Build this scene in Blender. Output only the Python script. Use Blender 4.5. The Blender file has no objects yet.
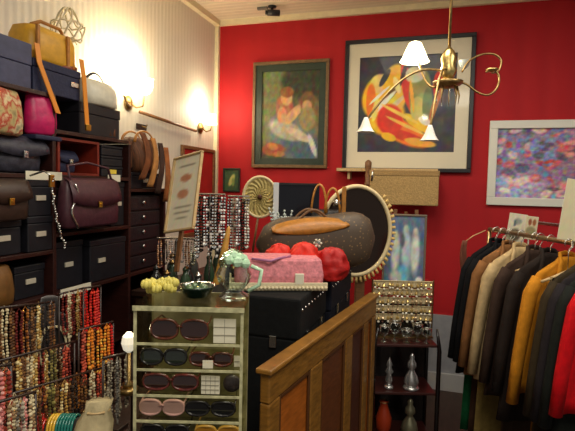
import bpy, bmesh, math, random
from mathutils import Vector, Matrix, noise
random.seed(7)
PI = math.pi
S = bpy.context.scene
COL = S.collection

# ------------------------------------------------------------------ camera
# room axes: X along the red wall, Y towards it, Z up
FPX = 490.0
Yc = Vector((152.5, 25.5, -FPX)).normalized()
Xc = Vector((1587.5, -65.5, FPX)); Xc = (Xc - Yc*Xc.dot(Yc)).normalized()
Zc = Xc.cross(Yc)
RW = Matrix((Xc, Yc, Zc))
CAM = Vector((0, 0, 1.65))
cd = bpy.data.cameras.new('camera'); cam = bpy.data.objects.new('camera', cd); COL.objects.link(cam)
cam.matrix_world = Matrix.Translation(CAM) @ RW.to_4x4()
cd.sensor_width = 36; cd.lens = 36*FPX/575; cd.clip_start = .05
S.camera = cam

# ------------------------------------------------------------------ world, lights, exposure
w = bpy.data.worlds.new('world'); S.world = w; w.use_nodes = True
bg = w.node_tree.nodes['Background']; bg.inputs[0].default_value = (1, .93, .84, 1); bg.inputs[1].default_value = .20
def light(name, kind, loc, energy, col, size=.1, rot=(0,0,0)):
    d = bpy.data.lights.new(name, kind); d.energy = energy; d.color = col
    if kind == 'AREA': d.size = size
    else: d.shadow_soft_size = size
    o = bpy.data.objects.new(name, d); o.location = loc; o.rotation_euler = rot; COL.objects.link(o); return o
light('ceiling_fill', 'AREA', (.3, .3, 3.05), 50, (1, .93, .80), 1.3)  # three unseen area lights added overhead to fill the room
light('ceiling_fill', 'AREA', (-.3, 2.5, 3.08), 16, (1, .93, .80), .8)
light('ceiling_fill', 'AREA', (1.3, 2.2, 3.08), 16, (1, .94, .84), .8)
S.view_settings.view_transform = 'Standard'; S.view_settings.look = 'None'
S.view_settings.gamma = 1; S.view_settings.use_curve_mapping = False
S.view_settings.exposure = .15

# ------------------------------------------------------------------ helpers
def lin(c):
    return tuple(((x/255)/12.92 if x/255 <= .04045 else ((x/255+.055)/1.055)**2.4) for x in c)
MC = {}
def mat(name, c=(128,128,128), rough=.6, metal=0, var=.0, scale=20, bump=0, coat=0, emit=0, ecol=None, sheen=0, stretch=(1,1,1), spec=.5):
    if name in MC: return MC[name]
    m = bpy.data.materials.new(name); m.use_nodes = True; nt = m.node_tree; b = nt.nodes['Principled BSDF']
    L = lin(c)
    b.inputs['Base Color'].default_value = (*L, 1); b.inputs['Roughness'].default_value = rough
    b.inputs['Metallic'].default_value = metal; b.inputs['Coat Weight'].default_value = coat
    b.inputs['Coat Roughness'].default_value = .08; b.inputs['Sheen Weight'].default_value = sheen
    b.inputs['Specular IOR Level'].default_value = spec
    if emit:
        b.inputs['Emission Color'].default_value = (*lin(ecol or c), 1); b.inputs['Emission Strength'].default_value = emit
    if var or bump:
        tc = nt.nodes.new('ShaderNodeTexCoord'); mp = nt.nodes.new('ShaderNodeMapping'); mp.inputs['Scale'].default_value = stretch
        n = nt.nodes.new('ShaderNodeTexNoise'); n.inputs['Scale'].default_value = scale; n.inputs['Detail'].default_value = 4
        nt.links.new(tc.outputs['Object'], mp.inputs[0]); nt.links.new(mp.outputs[0], n.inputs[0])
        if var:
            r = nt.nodes.new('ShaderNodeValToRGB'); r.color_ramp.elements[0].position = .3; r.color_ramp.elements[1].position = .7
            r.color_ramp.elements[0].color = (*[x*(1-var) for x in L], 1)
            r.color_ramp.elements[1].color = (*[min(1, x*(1+var)) for x in L], 1)
            nt.links.new(n.outputs[0], r.inputs[0]); nt.links.new(r.outputs[0], b.inputs['Base Color'])
        if bump:
            bp = nt.nodes.new('ShaderNodeBump'); bp.inputs['Strength'].default_value = bump; bp.inputs['Distance'].default_value = .01
            nt.links.new(n.outputs[0], bp.inputs['Height']); nt.links.new(bp.outputs[0], b.inputs['Normal'])
    MC[name] = m; return m
def glass(name, c=(255,255,255), gl=.15, rough=.05, k=1.0):
    if name in MC: return MC[name]
    m = bpy.data.materials.new(name); m.use_nodes = True; nt = m.node_tree; nt.nodes.remove(nt.nodes['Principled BSDF'])
    out = nt.nodes['Material Output']; t = nt.nodes.new('ShaderNodeBsdfTransparent'); t.inputs[0].default_value = (*lin(c), 1)
    g = nt.nodes.new('ShaderNodeBsdfGlossy'); g.inputs['Roughness'].default_value = rough; g.inputs[0].default_value = (1,1,1,1)
    mx = nt.nodes.new('ShaderNodeMixShader'); lw = nt.nodes.new('ShaderNodeLayerWeight'); lw.inputs[0].default_value = gl
    mu = nt.nodes.new('ShaderNodeMath'); mu.operation = 'MULTIPLY'; mu.inputs[1].default_value = k; nt.links.new(lw.outputs['Facing'], mu.inputs[0]); nt.links.new(mu.outputs[0], mx.inputs[0]); nt.links.new(t.outputs[0], mx.inputs[1]); nt.links.new(g.outputs[0], mx.inputs[2])
    nt.links.new(mx.outputs[0], out.inputs[0]); MC[name] = m; return m
def wave_mat(name, c, scale, axis, depth=.12, rough=.6, bump=.3):
    """planks / folds: bands running along one axis with fine noise"""
    m = bpy.data.materials.new(name); m.use_nodes = True; nt = m.node_tree; b = nt.nodes['Principled BSDF']; L = lin(c)
    tc = nt.nodes.new('ShaderNodeTexCoord'); wv = nt.nodes.new('ShaderNodeTexWave'); wv.bands_direction = axis
    wv.inputs['Scale'].default_value = scale; wv.inputs['Distortion'].default_value = .6; wv.inputs['Detail'].default_value = 1
    r = nt.nodes.new('ShaderNodeValToRGB'); r.color_ramp.elements[0].color = (*[x*(1-depth) for x in L], 1); r.color_ramp.elements[1].color = (*L, 1)
    r.color_ramp.elements[1].position = .5
    bp = nt.nodes.new('ShaderNodeBump'); bp.inputs['Strength'].default_value = bump; bp.inputs['Distance'].default_value = .01
    nt.links.new(tc.outputs['Object'], wv.inputs[0]); nt.links.new(wv.outputs['Fac'], r.inputs[0]); nt.links.new(r.outputs[0], b.inputs['Base Color'])
    nt.links.new(wv.outputs['Fac'], bp.inputs['Height']); nt.links.new(bp.outputs[0], b.inputs['Normal']); b.inputs['Roughness'].default_value = rough
    return m
def at(u, v, **k):
    r = RW @ Vector(((u-287.5)/FPX, -(v-215.5)/FPX, -1)); a, val = list(k.items())[0]; i = 'xyz'.index(a)
    return CAM + r*((val-CAM[i])/r[i])
def D(u, v, d): return CAM + (RW @ Vector(((u-287.5)/FPX, -(v-215.5)/FPX, -1)))*d
FACE = math.atan2(.295, .954)          # yaw that turns a thing's front (-Y) to the shop's entrance side

class MB:
    def __init__(s): s.v = []; s.f = []; s.mi = []; s.m = 0
    def add(s, vs, fs):
        o = len(s.v); s.v += [tuple(x) for x in vs]
        for f in fs: s.f.append([i+o for i in f]); s.mi.append(s.m)
        return s
    def box(s, c, d, rz=0, M=None, tilt=0):
        R = Matrix.Rotation(rz, 3, 'Z') @ Matrix.Rotation(tilt, 3, 'X') if M is None else M; c = Vector(c)
        vs = [c + R @ Vector((x*d[0]/2, y*d[1]/2, z*d[2]/2)) for x in (-1,1) for y in (-1,1) for z in (-1,1)]
        return s.add(vs, [(0,1,3,2),(4,6,7,5),(0,4,5,1),(2,3,7,6),(0,2,6,4),(1,5,7,3)])
    def bb(s, x0, x1, y0, y1, z0, z1): return s.box(((x0+x1)/2,(y0+y1)/2,(z0+z1)/2), (x1-x0,y1-y0,z1-z0))
    def tube(s, pts, r, n=8, closed=False, cap=True, flat=1):
        pts = [Vector(p) for p in pts]; N = len(pts); vs = []; up = None
        for i, p in enumerate(pts):
            a = pts[(i-1) % N] if closed or i else p; b = pts[(i+1) % N] if closed or i < N-1 else p
            t = (b-a).normalized()
            if up is None: up = t.orthogonal().normalized()
            else:
                up = up - t*up.dot(t)
                up = up.normalized() if up.length > 1e-6 else t.orthogonal().normalized()
            q = t.cross(up); rr = r[i] if isinstance(r, (list, tuple)) else r
            for k in range(n):
                an = 2*PI*k/n; vs.append(p + up*(math.cos(an)*rr) + q*(math.sin(an)*rr*flat))
        fs = []
        for i in range(N if closed else N-1):
            j = (i+1) % N
            for k in range(n): fs.append((i*n+k, i*n+(k+1)%n, j*n+(k+1)%n, j*n+k))
        if cap and not closed: fs.append(tuple(range(n))[::-1]); fs.append(tuple((N-1)*n+k for k in range(n)))
        return s.add(vs, fs)
    def lathe(s, prof, n=20, c=(0,0,0), axis='Z', ruffle=0, rk=6):
        c = Vector(c); vs = []; fs = []
        for i, (r, z) in enumerate(prof):
            for k in range(n):
                a = 2*PI*k/n; q = r*(1+ruffle*(i/len(prof))*math.sin(rk*a)); p = Vector((q*math.cos(a), q*math.sin(a), z))
                if axis == 'Y': p = Vector((p.x, p.z, p.y))
                if axis == 'X': p = Vector((p.z, p.x, p.y))
                vs.append(c+p)
        for i in range(len(prof)-1):
            for k in range(n): fs.append((i*n+k, i*n+(k+1)%n, (i+1)*n+(k+1)%n, (i+1)*n+k))
        if prof[0][0] > 1e-4: fs.append(tuple(range(n))[::-1])
        if prof[-1][0] > 1e-4 and not ruffle: fs.append(tuple((len(prof)-1)*n+k for k in range(n)))
        return s.add(vs, fs)
    def ball(s, c, r, n=8, m=6, sq=(1,1,1)):
        c = Vector(c); vs = [c+Vector((0,0,r*sq[2]))]; fs = []
        for i in range(1, m):
            t = PI*i/m
            for k in range(n):
                a = 2*PI*k/n; vs.append(c+Vector((r*sq[0]*math.sin(t)*math.cos(a), r*sq[1]*math.sin(t)*math.sin(a), r*sq[2]*math.cos(t))))
        vs.append(c-Vector((0,0,r*sq[2]))); e = len(vs)-1
        for k in range(n): fs.append((0, 1+k, 1+(k+1)%n)); fs.append((e, e-n+(k+1)%n, e-n+k))
        for i in range(m-2):
            for k in range(n): a = 1+i*n; fs.append((a+k, a+n+k, a+n+(k+1)%n, a+(k+1)%n))
        return s.add(vs, fs)
    def loft(s, rings, n=24, p=2.0, jit=0, fold=0, fk=5, ph=0):
        """rings: (z, cx, cy, hw, hd) -> superellipse sections, capped"""
        vs = []; R = len(rings)
        for i, (z, cx, cy, hw, hd) in enumerate(rings):
            g = i/max(1, R-1)
            for k in range(n):
                a = 2*PI*k/n; ca, sa = math.cos(a), math.sin(a)
                x = math.copysign(abs(ca)**(2/p), ca); y = math.copysign(abs(sa)**(2/p), sa)
                fo = fold*g*math.sin(fk*x*3+ph+2*g)
                vs.append(Vector((cx+hw*x, cy+hd*y+fo, z)) + (Vector((random.uniform(-jit,jit),)*3) if jit else Vector()))
        fs = []
        for i in range(R-1):
            for k in range(n): fs.append((i*n+k, i*n+(k+1)%n, (i+1)*n+(k+1)%n, (i+1)*n+k))
        fs.append(tuple(range(n))[::-1]); fs.append(tuple((R-1)*n+k for k in range(n)))
        return s.add(vs, fs)
    def build(s, name, m, parent=None, smooth=False, bevel=0, loc=None, rz=0, sub=0):
        me = bpy.data.meshes.new(name); me.from_pydata(s.v, [], s.f); 
        ms = m if isinstance(m, (list, tuple)) else [m]
        for x in ms: me.materials.append(x)
        if len(ms) > 1: me.polygons.foreach_set('material_index', s.mi)
        b = bmesh.new(); b.from_mesh(me); bmesh.ops.recalc_face_normals(b, faces=b.faces); b.to_mesh(me); b.free()
        if smooth: me.polygons.foreach_set('use_smooth', [True]*len(me.polygons))
        me.update(); o = bpy.data.objects.new(name, me); COL.objects.link(o)
        if parent: o.parent = parent
        if loc is not None: o.location = loc
        o.rotation_euler.z = rz
        if bevel:
            q = o.modifiers.new('bevel', 'BEVEL'); q.width = bevel; q.segments = 2; q.limit_method = 'ANGLE'
        if sub: q = o.modifiers.new('sub', 'SUBSURF'); q.levels = q.render_levels = sub
        return o
def tag(o, label=None, cat=None, group=None, kind=None):
    if label: o['label'] = label
    if cat: o['category'] = cat
    if group: o['group'] = group
    if kind: o['kind'] = kind
    return o
def thing(name, label, cat, loc=(0,0,0), rz=0, group=None):
    o = bpy.data.objects.new(name, None); COL.objects.link(o); o.empty_display_size = .05
    o.location = loc; o.rotation_euler = (0,0,rz); return tag(o, label, cat, group)
def copy_tree(o, parent=None):
    c = o.copy(); COL.objects.link(c); c.parent = parent
    for ch in [x for x in bpy.data.objects if x.parent == o]: copy_tree(ch, c)
    return c
def struct(name, mb, m, **k): return tag(mb.build(name, m, **k), kind='structure')
def painted(name, w_, h_, nx, ny, fn, m, parent, loc=(0,0,0)):
    """flat picture surface, w x h, facing -Y, its print held in a colour attribute"""
    me = bpy.data.meshes.new(name); vs = [((i/nx-.5)*w_, 0, (j/ny-.5)*h_) for j in range(ny+1) for i in range(nx+1)]
    fs = [(j*(nx+1)+i, j*(nx+1)+i+1, (j+1)*(nx+1)+i+1, (j+1)*(nx+1)+i) for j in range(ny) for i in range(nx)]
    me.from_pydata(vs, [], fs); a = me.color_attributes.new('print', 'FLOAT_COLOR', 'POINT')
    for k, v in enumerate(vs):
        c = fn(v[0]/w_+.5, .5-v[2]/h_); a.data[k].color = (*lin(c), 1)
    me.materials.append(m); o = bpy.data.objects.new(name, me); COL.objects.link(o); o.parent = parent; o.location = loc; return o
def print_mat(name, rough=.5, coat=.0):
    m = bpy.data.materials.new(name); m.use_nodes = True; nt = m.node_tree; b = nt.nodes['Principled BSDF']
    a = nt.nodes.new('ShaderNodeAttribute'); a.attribute_name = 'print'; nt.links.new(a.outputs['Color'], b.inputs['Base Color'])
    b.inputs['Roughness'].default_value = rough; b.inputs['Coat Weight'].default_value = coat; b.inputs['Coat Roughness'].default_value = .06
    return m
def blobs(u, v, base, L, nz=18, amp=22, soft=.25, seed=0):
    c = list(base)
    for (cx, cy, rx, ry, ro, col) in L:
        ro = math.radians(ro); x = (u-cx)*math.cos(ro)+(v-cy)*math.sin(ro); y = -(u-cx)*math.sin(ro)+(v-cy)*math.cos(ro)
        d = math.hypot(x/rx, y/ry)
        k = max(0, min(1, (1+soft-d)/soft/1.5))
        c = [a*(1-k)+b_*k for a, b_ in zip(c, col)]
    for i in range(3):
        c[i] = max(0, min(255, c[i] + amp*noise.noise(Vector((u*nz, v*nz, seed+i*3))) + amp*.5*noise.noise(Vector((u*nz*2.5, v*nz*2.5, seed+9+i)))))
    return c
PM = print_mat('print_glazed', .5, .15); PV = print_mat('oil_paint', .6, .05); PMM = print_mat('print_matt', .7)

# materials
M_red = None
black = mat('black_leather', (24,22,26), .45, var=.3, scale=60, bump=.2)
blackb = mat('black_card', (20,20,27), .5, var=.3, scale=30)
navy = mat('navy_cloth', (34,38,66), .7, var=.25, scale=80, bump=.2)
blue_grey = mat('blue_grey_vinyl', (62,66,96), .45, var=.2, scale=30)
brownl = mat('brown_leather', (74,42,24), .45, var=.35, scale=40, bump=.2)
tan = mat('tan_leather', (176,116,42), .45, var=.2, scale=40, bump=.1)
yellow = mat('ochre_yellow_leather', (214,160,44), .45, var=.15, scale=25, bump=.1)
maroon = mat('maroon_leather', (72,36,46), .45, var=.2, scale=40, bump=.15)
gold = mat('gold_metal', (206,160,70), .28, 1)
silver = mat('silver_metal', (205,205,200), .25, 1)
brass = mat('aged_brass', (164,136,88), .35, 1, var=.3, scale=40)
cream = mat('cream_paint', (226,214,180), .6, var=.06)
card = mat('cream_card', (226,220,196), .7, var=.05)
wood_red = mat('reddish_dark_wood', (50,22,17), .4, var=.35, scale=14, stretch=(1,8,8), bump=.1)
wood_dark = mat('dark_wood', (44,26,18), .4, var=.35, scale=12, stretch=(1,1,8))
wood_gold = mat('golden_brown_wood', (134,92,34), .4, var=.3, scale=9, stretch=(2,2,9), bump=.15, coat=.2)
wood_orange = mat('orange_veneer', (168,92,28), .4, var=.25, scale=7, stretch=(2,2,10), coat=.2)
wood_mid = mat('mid_brown_wood', (122,82,48), .5, var=.25, scale=14, stretch=(2,2,8))
wood_pale = mat('pale_wood', (200,170,120), .55, var=.15, scale=14, stretch=(6,2,2))
acrylic = glass('clear_acrylic', (244,244,234), .3, k=.09)
acredge = mat('acrylic_edge', (186,182,140), .2, var=.3, scale=60)
clearg = glass('clear_glass', (225,235,228), .45)
dkg = glass('dark_green_glass', (40,70,50), .4)
frost = mat('frosted_white_glass', (240,238,228), .3)

# ------------------------------------------------------------------ room shell
WY, WX, CZ = 4.208, -2.026, 3.15
m_red = wave_mat('red_fabric_wall', (176,6,20), 1.7, 'X', .05, .75, .35)
m_cream = wave_mat('cream_beadboard', (224,217,202), 6.5, 'Y', .05, .6, .12)
m_ceil = wave_mat('painted_ceiling_boards', (226,214,190), 5, 'Y', .10, .55, .3)
struct('wall_back', MB().bb(WX-.1, 3.2, WY, WY+.1, .62, CZ), m_red)
struct('trim_1', MB().bb(WX, 3.2, WY-.02, WY+.1, 0, .62), mat('grey_dado', (150,152,158), .6, var=.08))
struct('wall_left', MB().bb(WX-.1, WX, -1.2, WY+.1, 0, CZ), m_cream)
struct('ceiling', MB().bb(WX-.1, 3.2, -1.2, WY+.1, CZ, CZ+.1), m_ceil)
struct('floor', MB().bb(WX-.1, 3.2, -1.2, WY+.1, -.1, 0), mat('dark_floorboards', (54,36,26), .45, var=.35, scale=6, stretch=(6,1,1)))
struct('trim_2', MB().bb(WX, 3.2, WY-.035, WY, CZ-.045, CZ), cream)
struct('trim_3', MB().bb(WX, WX+.05, -1.2, WY-.036, CZ-.05, CZ), cream)
struct('trim_4', MB().bb(WX, WX+.035, WY-.035, WY, .62, CZ-.046), cream)
struct('baseboard_back', MB().bb(WX+.02, 3.2, WY-.045, WY-.02, 0, .14), mat('grey_white_paint', (176,176,176), .5))

# ------------------------------------------------------------------ bookcase along the cream wall
bk = thing('bookcase', 'dark reddish wood bookcase packed with handbags along the cream wall', 'bookcase', (WX+.005, 1.15, 0))
FX = .40   # front edge (world x about -1.62)
ups = [(0, 2.03), (.60, 2.03), (1.15, 1.86), (1.51, 1.62)]
for k, (yy, zz) in enumerate(ups): MB().bb(0, FX, yy, yy+.02, 0, zz).build('side_panel', wood_red, bk, bevel=.003)
MB().bb(0, .012, .0205, 1.5095, 0, 1.6).build('back_panel', wood_dark, bk)
bays = [(0, [.45, .80, 1.13, 1.33, 1.66, 2.01]), (1, [.45, .80, 1.13, 1.40, 1.66, 1.86]), (2, [.45, .80, 1.13, 1.60])]
for b_, zs in bays:
    for z in zs:
        if z == 2.01: y0, y1 = .0205, .5995
        else: y0, y1 = ups[b_][0]+.0205, ups[b_+1][0]-.0005
        MB().bb(.0125, FX, y0, y1, z, z+.018).build('shelf', wood_red, bk, bevel=.002)
for (y, z, dy) in ((.55, 1.66, .2), (.74, 1.13, .2), (1.02, 1.66, .1)):
    tag(MB().bb(FX+.0005, FX+.004, y-dy/2, y+dy/2, z-.006, z+.03).build('shelf_label_strip', card, bk), 'cream paper strip')
SX = WX+.005

# ---- goods on the bookcase. local frame: front -Y, width X; rz=90deg turns the front to the room
def shelf_thing(name, label, cat, y0, y1, z, group=None, front=-1.64):
    return thing(name, label, cat, (front, (y0+y1)/2, z), PI/2, group)
def storage_box(y0, y1, z0, z1, label, m=blackb, lm=None, group=None, lab=.5, front=-1.64, dep=.28, name='storage_box', lidh=.03, cat='box'):
    t = shelf_thing(name, label, cat, y0, y1, z0, group, front); w_, h = y1-y0, z1-z0
    bo_ = MB().bb(-w_/2+.003, w_/2-.003, .003, dep, .001, h-lidh).build('body', m, t, bevel=.004)
    MB().bb(-w_/2, w_/2, 0, dep+.003, h-lidh+.0005, h).build('lid', m, t, bevel=.004)
    if lab is not None:
        MB().bb(-.026+w_*(lab-.5), .026+w_*(lab-.5), -.004, .0025, h*.5-.011, h*.5+.011).build('label_holder', lm or mat('pale_metal', (216,208,186), .4, .3), bo_, bevel=.001)
    return t
def bag(y0, y1, z0, z1, label, m, hm=None, flap=True, clasp=gold, handle=None, dep=.12, name='handbag', front=-1.63, group=None, puff=2.8, rot=None, cat='handbag', loc=None):
    w_, h = y1-y0, z1-z0
    t = shelf_thing(name, label, cat, y0, y1, z0, group, front)
    if loc is not None: t.location = loc
    if rot is not None: t.rotation_euler.z = rot
    c = dep/2
    MB().loft([(.001,0,c,w_*.44,dep*.38),(h*.06,0,c,w_*.49,dep*.48),(h*.35,0,c,w_*.5,dep*.5),(h*.75,0,c,w_*.48,dep*.42),(h*.95,0,c,w_*.45,dep*.3),(h,0,c,w_*.42,dep*.18)], 28, puff, fold=.004, fk=4).build('body', m, t, smooth=True)
    if flap:
        v = []
        n = 12
        for i in range(n+1):
            x = (i/n-.5)*w_*.92; low = h*(.42+.12*abs(i/n-.5)**2*4)
            for (yy, zz) in ((c, h*1.02), (c-dep*.34, h*.95), (-.006, h*.7), (-.01, low)): v.append((x, yy, zz))
        f = [(i*4+j, i*4+j+1, (i+1)*4+j+1, (i+1)*4+j) for i in range(n) for j in range(3)]
        o = fl_ = MB().add(v, f).build('flap', m, t, smooth=True); q = o.modifiers.new('s', 'SOLIDIFY'); q.thickness = .004
    if clasp:
        MB().box((0, -.016, h*.47), (.022, .008, .028)).box((0, -.021, h*.47), (.010, .006, .012)).build('clasp', clasp, fl_ if flap else t, bevel=.002)
    if handle:
        pts = [(-w_*.3+w_*.6*i/12, c+(.0), h*.93+handle*math.sin(PI*i/12)) for i in range(13)]
        MB().tube(pts, .007, 8, flat=.6).build('handle', hm or m, t, smooth=True)
    return t

# top row
storage_box(1.17, 1.66, 2.0285, 2.215, 'large blue-grey vinyl case lying at the top left of the bookcase', blue_grey, lab=None, lidh=.09, name='vinyl_case', dep=.3, cat='case')
nb = storage_box(1.665, 1.95, 1.8785+.15, 2.165, 'navy box under the ochre bag, above the pink bag', navy, lab=.85, lidh=.035, dep=.3, lm=silver)
nb.name = 'navy_box'
b = bag(1.665, 1.79, 1.679, 1.86, 'bright pink drawstring bag hanging between orange straps', mat('pink_satin', (196,26,96), .4, var=.2, scale=30, bump=.2), flap=False, clasp=None, dep=.10, front=-1.615, puff=2)
b.location.z = 1.845; b.scale = (1.25, 1, 1.0)
MB().box((0,.045,-.01), (.12,.09,.02)).build('base', navy, b, bevel=.006)
# ochre bag
yb = thing('ochre_shoulder_bag', 'boxy ochre yellow leather bag lying on the navy box', 'handbag', (-1.66, 1.835, 2.166), PI/2); yb.scale = (1.12,1,1)
MB().loft([(.001,0,.09,.125,.075),(.02,0,.09,.135,.085),(.12,0,.09,.13,.08),(.155,0,.09,.12,.065),(.165,0,.09,.09,.04)], 32, 4).build('body', yellow, yb, smooth=True)
MB().bb(-.112,-.098,-.001,.012,.01,.15).build('strap_tab', tan, yb, bevel=.002)
MB().bb(.045,.060,-.001,.012,.01,.15).build('strap_tab', tan, yb, bevel=.002)
MB().tube([(-.09,.06,.160),(-.05,.05,.185),(.05,.05,.185),(.09,.06,.160)], .008, 8).build('piping', tan, yb, smooth=True)
for (x, sw, zz) in ((-.135, .075, -.22), (.105, .0, -.25)):
    MB().add([Vector(p) for p in ((x-.012,-.022,.06),(x+.012,-.022,.06),(x+.012,-.036,-.02),(x-.012,-.036,-.02),(x+sw-.012,-.055,zz),(x+sw+.012,-.055,zz))], [(0,1,2,3),(3,2,5,4)]).build('shoulder_strap', mat('orange_leather', (226,140,34), .45), yb).modifiers.new('s','SOLIDIFY').thickness = .004
MB().box((.105,-.058,-.26),(.03,.012,.03)).build('buckle', gold, yb, bevel=.003)
# wire sculpture above
ws = thing('wire_ornament', 'cream curled wire ornament standing behind the ochre bag', 'ornament', (-1.90, 2.16, 2.13))
mb = MB().lathe([(.04,0),(.04,.01),(.006,.02),(.006,.24)], 12)
mb.build('stand', cream, ws, smooth=True)
for k in range(9):
    a = 2*PI*k/9; r = .07
    pts = [(math.cos(a+i*.25)*r*math.sin(PI*i/12)*(1.2), math.sin(a+i*.25)*r*math.sin(PI*i/12)*1.2, .22+.20*i/12+.02*math.sin(i*1.3)) for i in range(13)]
    MB().tube(pts, .005, 5).build('wire_curl', cream, ws, smooth=True)
# multicoloured bag
mc = painted_mat = mat('tapestry_fabric', (176,140,96), .8, var=.5, scale=18, bump=.3)
def tapestry():
    nt = mc.node_tree; r = [n for n in nt.nodes if n.type == 'VALTORGB'][0].color_ramp
    cs = [(60,62,40),(196,176,120),(186,60,44),(226,208,160),(90,96,84)]
    r.elements[0].position = .2; r.elements[0].color = (*lin(cs[0]),1); r.elements[1].position = .8; r.elements[1].color = (*lin(cs[4]),1)
    for p, c in zip((.42,.52,.62), cs[1:4]): r.elements.new(p).color = (*lin(c),1)
tapestry()
bag(1.30, 1.62, 1.845, 2.03, 'multicoloured tapestry tote slumped under the blue-grey case', mc, flap=False, clasp=None, dep=.13, front=-1.60, puff=2.2, handle=None).location.z = 1.8275
tb = bpy.data.objects[-1] if False else None
# grey-black soft bags under it
bag(1.19, 1.44, 1.679, 1.825, 'soft black leather bag at the left end below the tapestry tote', black, flap=False, clasp=None, dep=.2, puff=2.2, front=-1.63)
bag(1.45, 1.745, 1.679, 1.843, 'grey-black quilted bag below the pink bag', mat('grey_black_quilt', (52,52,64), .5, var=.4, scale=35, bump=.4), flap=True, clasp=silver, dep=.22, front=-1.63)
# white bag
wb = bag(1.985, 2.255, 2.03, 2.16, 'white handbag with black handle on a black box near the first wall lamp', mat('white_leather', (214,210,190), .4, var=.1, scale=30), hm=black, flap=False, clasp=None, handle=.05, dep=.15, front=-1.62, puff=2.4)
storage_box(1.94, 2.25, 1.8785, 2.03, 'wide black box under the white handbag', blackb, lab=None, lidh=.05)
cl = thing('red_clutch', 'small red-brown leather flap clutch beside the ochre bag', 'handbag', (-1.66, 1.965, 2.166-.1+.0), PI/2)
MB().loft([(.10,0,.03,.05,.03),(.112,.01,.03,.055,.034),(.124,.03,.03,.05,.02),(.130,.05,.03,.02,.01)], 16, 2.5).build('body', mat('red_brown_leather', (132,66,44), .45, var=.2), cl, smooth=True)
MB().box((.02,.0,.112), (.012,.006,.012)).build('clasp', gold, cl)
cl.location.z = 2.066; cl.location.y = 1.905
# cubby box and stack bay 2 (z 1.679..1.86)
cb = shelf_thing('wooden_crate', 'open reddish wooden crate under the wide black box', 'crate', 1.80, 2.08, 1.679)
MB().bb(-.14,.14,0,.25,.0005,.012).bb(-.14,.14,0,.25,.158,.17).bb(-.14,-.126,0,.25,.0125,.1575).bb(.126,.14,0,.25,.0125,.1575).bb(-.1255,.1255,.238,.25,.0125,.1575).build('carcass', mat('red_wood', (122,38,24), .45, var=.3, scale=14), cb)
bag(1.87, 2.0, 1.692, 1.80, 'tiny dark blue purse inside the red wooden crate', navy, dep=.08, clasp=silver, front=-1.70)
for k, (z0, z1) in enumerate(((1.679,1.732),(1.733,1.786),(1.787,1.84))):
    storage_box(2.10, 2.275, z0, z1, ['black box with a yellow rim, lowest of the stack of three','black box in the middle of the stack of three above the maroon bag','black box topmost of the stack of three under the scarves'][k], blackb, lab=.5 if k == 0 else None, lm=mat('yellow_card', (226,200,70), .6) if k == 0 else None, lidh=.014, group='black boxes right of the red crate')
# maroon purse with chain
mp = bag(1.80, 2.17, 1.44, 1.665, 'large maroon leather purse with gold clasp hanging in front of the shelves', maroon, dep=.09, front=-1.585, puff=4)
mp.location.x = -1.53; mp.location.y = 1.93; mp.location.z = 1.44
MB().tube([(-.15+.02*math.sin(i*.7), .0+.0, .2-.018*i) for i in range(12)], .005, 6).build('chain_strap', silver, mp, smooth=True)
MB().tube([(-.15,.02,.2),(-.14,.05,.28),(0,.06,.30),(.14,.05,.28),(.15,.03,.2)], .006, 6).build('handle', maroon, mp, smooth=True)
cs_ = at(50, 176, x=-1.50)
t = thing('chain_necklace', 'long silver chain strap with a gold clasp hanging left of the maroon purse', 'chain', cs_)
mb = MB()
for k in range(30):
    g = k/29; mb.ball((.004*math.sin(k), .01+.075*g*g+.004*math.sin(k*1.7), -.30*g), .0055, 6, 4)
mb.tube([(0,.01+.075*(k/29)**2,-.30*k/29) for k in range(30)], .003, 5).build('chain', silver, t, smooth=True)
MB().box((0,.008,-.02),(.012,.022,.05)).build('clasp', gold, t, bevel=.002)
MB().tube([(0,.01,0),(-.03,.0,.02),(-.10,0,.0)], .004, 6).build('hook', silver, t, smooth=True)
# rows below
storage_box(1.18, 1.42, 1.5, 1.652, 'black box with gold label behind the brown satchel', blackb, front=-1.70)
storage_box(1.18, 1.42, 1.349, 1.4995, 'black box with two pale labels at the far left above the glass beads', blackb, lab=.3)
bag(1.36, 1.60, 1.49, 1.655, 'brown stitched satchel on the left shelf', mat('dark_brown_leather', (56,38,30), .45, var=.2, scale=40), dep=.08, front=-1.56).location.x = -1.58
storage_box(1.615, 1.745, 1.5, 1.655, 'small black box with a cream label beside the brown satchel', blackb, front=-1.62)
storage_box(1.43, 1.60, 1.349, 1.489, 'black box with a square cream label under the brown satchel', blackb)
storage_box(1.61, 1.75, 1.349, 1.4995, 'narrow black box with a cream label left of the chain strap', blackb, front=-1.62)
storage_box(1.79, 2.02, 1.419, 1.65, 'tall black box hidden behind the maroon purse', blackb, front=-1.70)
storage_box(2.03, 2.165, 1.419, 1.655, 'black box right behind the maroon purse clasp', blackb, lab=None, front=-1.68)
storage_box(2.175, 2.29, 1.419, 1.655, 'upright black box right of the maroon purse', blackb, front=-1.64, lab=.5)
storage_box(1.79, 1.99, 1.149, 1.37, 'black box under the maroon purse near the chain end', blackb, front=-1.66)
storage_box(2.0, 2.29, 1.149, 1.36, 'wide black box with a cream label right of the cream shelf edge', blackb, front=-1.63, lab=.3)
bag(1.30, 1.56, 1.149, 1.315, 'tan brown bag on the low shelf above the bead strands', mat('tobacco_leather', (112,76,34), .5, var=.25, scale=20), dep=.14, front=-1.60, flap=False, clasp=None, handle=None)
tg = shelf_thing('price_card', 'small cream card propped by the tan brown bag', 'card', 1.50, 1.54, 1.149, front=-1.575)
tg.location = (-1.615, 1.42, 1.149); tg.location.x = -1.6225
MB().bb(-.018,.018,-.024,-.021,0,.09).build('card_face', card, tg); MB().bb(-.009,.009,-.0255,-.0242,.02,.05).build('printed_square', brownl, tg)
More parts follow.
